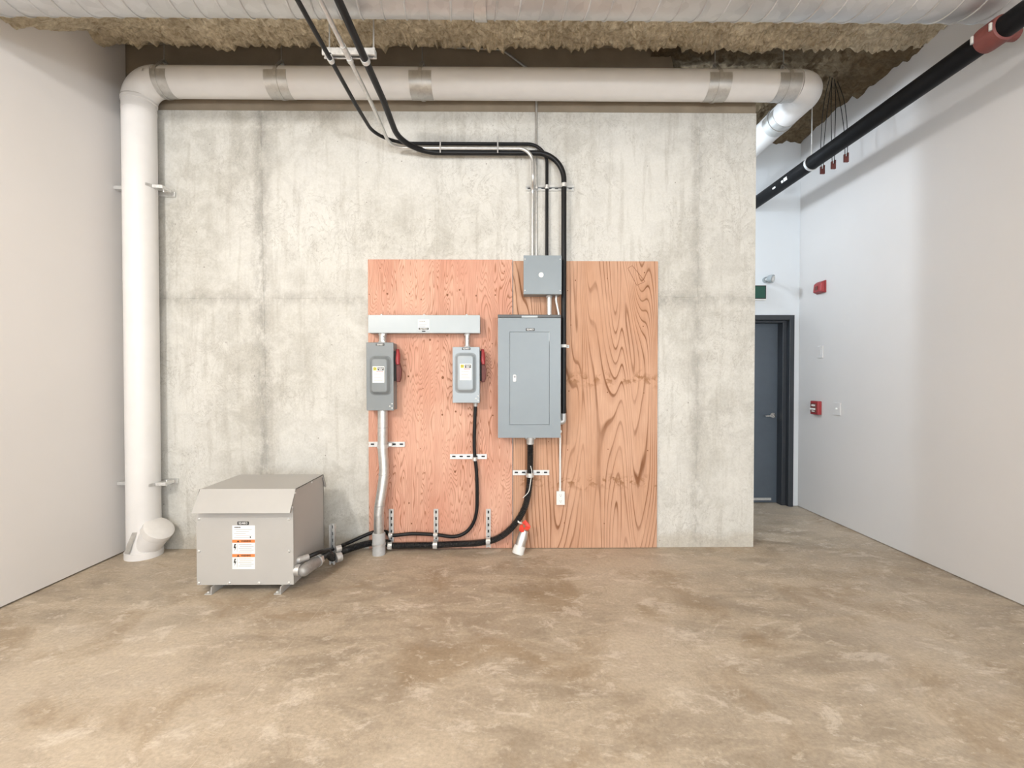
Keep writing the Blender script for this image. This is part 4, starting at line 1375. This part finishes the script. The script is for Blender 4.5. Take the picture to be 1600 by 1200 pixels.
MB().tube([(xm, YP - 0.02, z1 - 0.006), (xm, YP - 0.02, PN[2] + 0.004)], 0.008, 12).build('conduit_run', 'white', t, smooth=True)
MB().tube([(xm, YP - 0.02, z1 - 0.004), (xm, YP - 0.02, z1 + 0.022)], 0.011, 12).build('connector', 'white', t, smooth=True)
cz = P(878, 674, YP).z
o = MB().tube([(PN[1] + 0.012, YP, cz), (PN[1] + 0.012, YP - 0.008, cz), (PN[1] + 0.012, YP - 0.011, cz)], [0.014, 0.014, 0.009], 14).build('conduit_strap', 'white', smooth=True, loc=(PN[1] + 0.012, YP, cz))
tag(o, 'small white strap button on the plywood at the lower right of the tall panel', 'strap')

# ================================================================== transformer
TX0, TX1 = P(307, 860, 3.087).x, XRX
TY0, TY1 = 3.087, 3.60
tz = P(380, 914, TY0).z
HT = 0.690
t = thing('transformer', 'squat warm grey floor transformer with a sloped hood and warning labels', 'transformer', ((TX0 + TX1) / 2, (TY0 + TY1) / 2, 0))
hz_e = P(380, 802, 3.024).z
# side panels with the gable outline
for xa, xb in ((TX0, TX0 + 0.004), (TX1 - 0.004, TX1)):
    MB().prism([(TY0 + 0.002, tz), (TY1, tz), (TY1, 0.60), (3.572, HT - 0.004), (3.115, HT - 0.004), (TY0 + 0.002, HT - 0.06)], 'x', xa, xb).build('side_panel', 'xfmr', t)
B('core_box', 'ansi_dark', t, TX0 + 0.006, TX1 - 0.006, TY0 + 0.008, TY1 - 0.008, tz + 0.004, 0.60)
fp = B('front_panel', 'xfmr', t, TX0, TX1, TY0, TY0 + 0.006, tz, 0.60, bev=0.0015)
B('back_panel', 'xfmr', t, TX0, TX1, TY1 - 0.006, TY1, tz, 0.60)
hp_o = [(3.024, hz_e), (3.112, HT), (3.575, HT), (3.632, 0.585)]
hp_i = [(3.628, 0.584), (3.572, HT - 0.004), (3.115, HT - 0.004), (3.029, hz_e + 0.001)]
hx0 = P(299, 802, 3.024).x
MB().prism(hp_o + hp_i, 'x', hx0, TX1 + 0.008).build('hood', 'xfmr', t)
# turned-down flanges at the hood ends
for xa, xb in ((TX1 + 0.005, TX1 + 0.008),):
    MB().prism([(3.024, hz_e), (3.112, HT), (3.575, HT), (3.632, 0.585), (3.612, 0.580), (3.566, HT - 0.018), (3.120, HT - 0.018), (3.044, hz_e)], 'x', xa, xb).build('hood_flange', 'xfmr', t)
for y_, z_ in ((3.10, HT - 0.025), (3.055, hz_e + 0.03), (3.36, HT - 0.012)):
    MB().tube([(TX1 + 0.008, y_, z_), (TX1 + 0.013, y_, z_)], 0.007, 10).build('screw', 'strut', t)
for px, py in ((311, 811), (451, 811), (311, 861), (451.5, 861), (311, 911), (358.5, 910.5), (405, 910.5), (451.5, 910.5)):
    c = P(px, py, TY0)
    screw(t, c.x, TY0, c.z, 0.009, 'strut', 0.008)
# foot rails
for px in (333, 440):
    xx = P(px, 925, TY0).x
    rr = MB()
    rr.prism([(xx - 0.035, 0.0), (xx + 0.012, 0.0), (xx + 0.012, tz + 0.002), (xx + 0.007, tz + 0.002), (xx + 0.007, 0.006), (xx - 0.035, 0.006)], 'y', TY0 - 0.035, TY1 - 0.02)
    rr.build('foot_rail', 'xfmr', t)
    MB().prism([(TY0 - 0.02, 0.006), (TY0 + 0.05, 0.006), (TY0 + 0.05, tz), (TY0 + 0.035, tz)], 'x', xx - 0.012, xx - 0.008).build('foot_gusset', 'xfmr', t)
    screw(t, xx - 0.02, TY0 - 0.02, 0.01, 0.007, 'strut')
    B('anti_vibration_pad', 'slot', t, xx - 0.03, xx + 0.03, TY0 + 0.09, TY1 - 0.05, 0.0062, tz)
# labels
yl = TY0 - 0.0008
nc = P(380, 817.5, TY0)
nameplate(t, nc.x, nc.z, TY0, 0.076, 0.024)
x0, x1, z0, z1 = rect(363, 821, 398.5, 843, TY0)
B('rating_plate', 'label', t, x0, x1, yl, TY0, z0, z1)
print_marks(5, 0.042, 0.008, (x0 + 0.035, yl - 0.0004, z1 - 0.013), 'ink', t)
for k in range(5):
    zz = z1 - 0.028 - 0.013 * k
    B('print_line', 'greyink' if k != 3 else 'redink', t, x0 + 0.012 + 0.012 * (k % 2), x1 - 0.02 - 0.02 * (k % 3), yl - 0.0003, yl, zz, zz + (0.0022 if k != 3 else 0.0012))
B('rating_mark', 'ink', t, x1 - 0.034, x1 - 0.027, yl - 0.0003, yl, z0 + 0.010, z0 + 0.022)
for (ya_, yb_) in ((843.3, 865.3), (865.8, 889)):
    x0, x1, z0, z1 = rect(363, ya_, 398.5, yb_, TY0)
    wl = B('warning_label', 'label', t, x0, x1, yl, TY0, z0, z1)
    hd = z1 - 0.020
    B('label_header', 'orange', wl, x0, x1, yl - 0.0003, yl, hd, z1)
    cx = (x0 + x1) / 2
    MB().add([(cx - 0.045, yl - 0.0007, hd + 0.003), (cx - 0.027, yl - 0.0007, hd + 0.003), (cx - 0.036, yl - 0.0007, z1 - 0.003)], [(0, 1, 2)]).build('alert_triangle', 'ink', wl)
    text('WARNING', 0.017, (cx + 0.016, yl - 0.0007, (hd + z1) / 2), 'ink', wl, bold=0.0005, width=0.066)
    # lightning bolt pictogram
    bx, bz = x0 + 0.017, (z0 + hd) / 2 + 0.004
    MB().add([(bx - 0.002, yl - 0.0005, bz + 0.026), (bx + 0.008, yl - 0.0005, bz + 0.026), (bx + 0.002, yl - 0.0005, bz + 0.008), (bx + 0.010, yl - 0.0005, bz + 0.008), (bx - 0.003, yl - 0.0005, bz - 0.024), (bx + 0.000, yl - 0.0005, bz - 0.002), (bx - 0.008, yl - 0.0005, bz - 0.002)],
             [(0, 1, 2, 6), (2, 3, 5, 6), (5, 3, 4)]).build('shock_pictogram', 'ink', wl)
    B('print_rule', 'greyink', wl, x0 + 0.032, x0 + 0.0335, yl - 0.0003, yl, z0 + 0.012, hd - 0.004)
    for k in range(5):
        zz = hd - 0.010 - 0.0125 * k
        B('print_line', 'greyink', wl, x0 + 0.042 + 0.008 * (k % 2), x1 - 0.008 - 0.014 * ((k + 1) % 2), yl - 0.0003, yl, zz - 0.0024, zz)

# ================================================================== things on the far and right-hand walls
def wall_r(px, py):
    return PXp(px, py, XR)


p = wall_r(1284, 449)
t = thing('fire_alarm_horn', 'red wedge-shaped fire alarm horn high on the grey wall', 'fire alarm', p)
hw, hh = 0.070, 0.062
MB().box(XR - 0.012, XR, p.y - hw, p.y + hw, p.z - hh, p.z + hh).build('back_plate', 'red', t, bev=0.003)
vs = [(XR - 0.012, p.y - hw, p.z - hh), (XR - 0.012, p.y + hw, p.z - hh), (XR - 0.012, p.y + hw, p.z + hh), (XR - 0.012, p.y - hw, p.z + hh),
      (XR - 0.060, p.y - hw * 0.9, p.z - hh * 0.8), (XR - 0.060, p.y + hw * 0.75, p.z - hh * 0.8), (XR - 0.050, p.y + hw * 0.75, p.z + hh * 0.6), (XR - 0.050, p.y - hw * 0.9, p.z + hh * 0.6)]
MB().add(vs, [(0, 1, 2, 3), (4, 7, 6, 5), (0, 4, 5, 1), (1, 5, 6, 2), (2, 6, 7, 3), (3, 7, 4, 0)]).build('horn_housing', 'red', t, bev=0.010)
MB().box(XR - 0.063, XR - 0.055, p.y - 0.02, p.y + 0.02, p.z - 0.03, p.z + 0.01).build('strobe_lens', 'redfit', t, bev=0.003)

p = wall_r(1282.5, 550)
t = thing('blank_plate', 'white wall plate midway up the grey wall below the red horn', 'wall plate', p, 'plates on the grey wall')
MB().box(XR - 0.009, XR, p.y - 0.042, p.y + 0.042, p.z - 0.062, p.z + 0.062).build('plate', 'dry_r', t, bev=0.003)
MB().box(XR - 0.012, XR - 0.009, p.y - 0.012, p.y + 0.012, p.z - 0.026, p.z + 0.026).build('insert', 'dry_r', t, bev=0.001)

p = wall_r(1278, 637)
t = thing('fire_pull_station', 'red fire pull station low on the grey wall beside the door', 'pull station', p)
MB().box(XR - 0.042, XR, p.y - 0.060, p.y + 0.060, p.z - 0.070, p.z + 0.070).build('station_body', 'red', t, bev=0.006)
MB().box(XR - 0.052, XR - 0.042, p.y - 0.045, p.y + 0.045, p.z - 0.05, p.z + 0.045).build('pull_cover', 'redfit', t, bev=0.004)
MB().box(XR - 0.062, XR - 0.052, p.y - 0.038, p.y + 0.038, p.z - 0.022, p.z - 0.004).build('pull_bar', 'label', t, bev=0.003)
print_marks(4, 0.06, 0.020, (XR - 0.0525, p.y, p.z + 0.025), 'label', t, axis='-x')
print_marks(4, 0.05, 0.014, (XR - 0.0525, p.y, p.z - 0.036), 'label', t, axis='-x')

p = wall_r(1309, 639)
t = thing('light_switch', 'white plate with a round button low on the grey wall right of the pull station', 'wall plate', p, 'plates on the grey wall')
MB().box(XR - 0.012, XR, p.y - 0.048, p.y + 0.048, p.z - 0.062, p.z + 0.062).build('plate', 'dry_r', t, bev=0.003)
MB().tube([(XR - 0.011, p.y, p.z + 0.002), (XR - 0.018, p.y, p.z + 0.002), (XR - 0.022, p.y, p.z + 0.002)], [0.011, 0.011, 0.007], 16).build('button', 'white', t, smooth=True)

a, b = P(1176, 446, YF - 0.05), P(1197, 467, YF - 0.05)
t = thing('exit_sign', 'green exit sign half hidden behind the concrete edge above the door', 'sign', ((a.x + b.x) / 2, YF, b.z))
ex0, ex1, ez0, ez1 = b.x - 0.33, b.x, b.z, a.z
B('sign_housing', 'white', t, ex0 - 0.008, ex1 + 0.008, YF - 0.045, YF, ez0 - 0.014, ez1 + 0.010, bev=0.003)
B('sign_rim', 'ink', t, ex0, ex1, YF - 0.050, YF - 0.045, ez0, ez1)
B('sign_face', 'green', t, ex0 + 0.010, ex1 - 0.010, YF - 0.052, YF - 0.050, ez0 + 0.010, ez1 - 0.010)
p = P(1201.5, 436, YF - 0.06)
t = thing('emergency_light', 'small swivel emergency lamp head on the white wall above the exit sign', 'lamp', (p.x, YF, p.z))
MB().cyl((p.x - 0.01, YF, p.z), (p.x - 0.01, YF - 0.025, p.z), 0.032, 18).build('lamp_base', 'trough', t, smooth=True)
q0, q1 = Vector((p.x - 0.012, YF - 0.055, p.z + 0.006)), Vector((p.x + 0.022, YF - 0.10, p.z - 0.006))
MB().tube([q0, q0 + (q1 - q0) * 0.2, q1], [0.026, 0.038, 0.046], 20).build('lamp_head', 'trough', t, smooth=True)
MB().tube([q1, q1 + (q1 - q0).normalized() * 0.004], 0.034, 18).build('lamp_lens', 'chrome', t, smooth=True)
MB().cyl((p.x - 0.01, YF - 0.02, p.z), q0 + Vector((0.004, -0.004, 0)), 0.014, 10).build('swivel', 'white', t, smooth=True)

# ================================================================== lamps of the room (outside the picture) and of the passage
def pendant_lamp(label, loc, power, color):
    x, y, z = loc
    t = thing('pendant_lamp', label, 'lamp', loc)
    MB().tube([(x, y, z + 0.13), (x, y, z + 0.17), (x, y, z + 0.20)], [0.06, 0.06, 0.02], 20).build('lamp_cap', 'white', t, smooth=True)
    MB().cyl((x, y, z + 0.19), (x, y, ZC), 0.005, 8).build('lamp_cord', 'black', t)
    d = bpy.data.lights.new('lamp_light', 'POINT')
    d.energy = power
    d.color = color
    d.shadow_soft_size = 0.11
    o = bpy.data.objects.new('lamp_light', d)
    C.objects.link(o)
    o.location = loc
    return t


pendant_lamp('bare globe pendant over the left side of the room', (-2.25, -0.5, 3.24), 410, (1.0, 0.97, 0.925))
pendant_lamp('bare globe pendant over the right side of the room', (1.6, -1.7, 2.30), 290, (0.90, 0.96, 1.0))
pendant_lamp('bare globe pendant in the passage behind the concrete', (0.9, 4.62, 3.30), 130, (0.78, 0.89, 1.0))
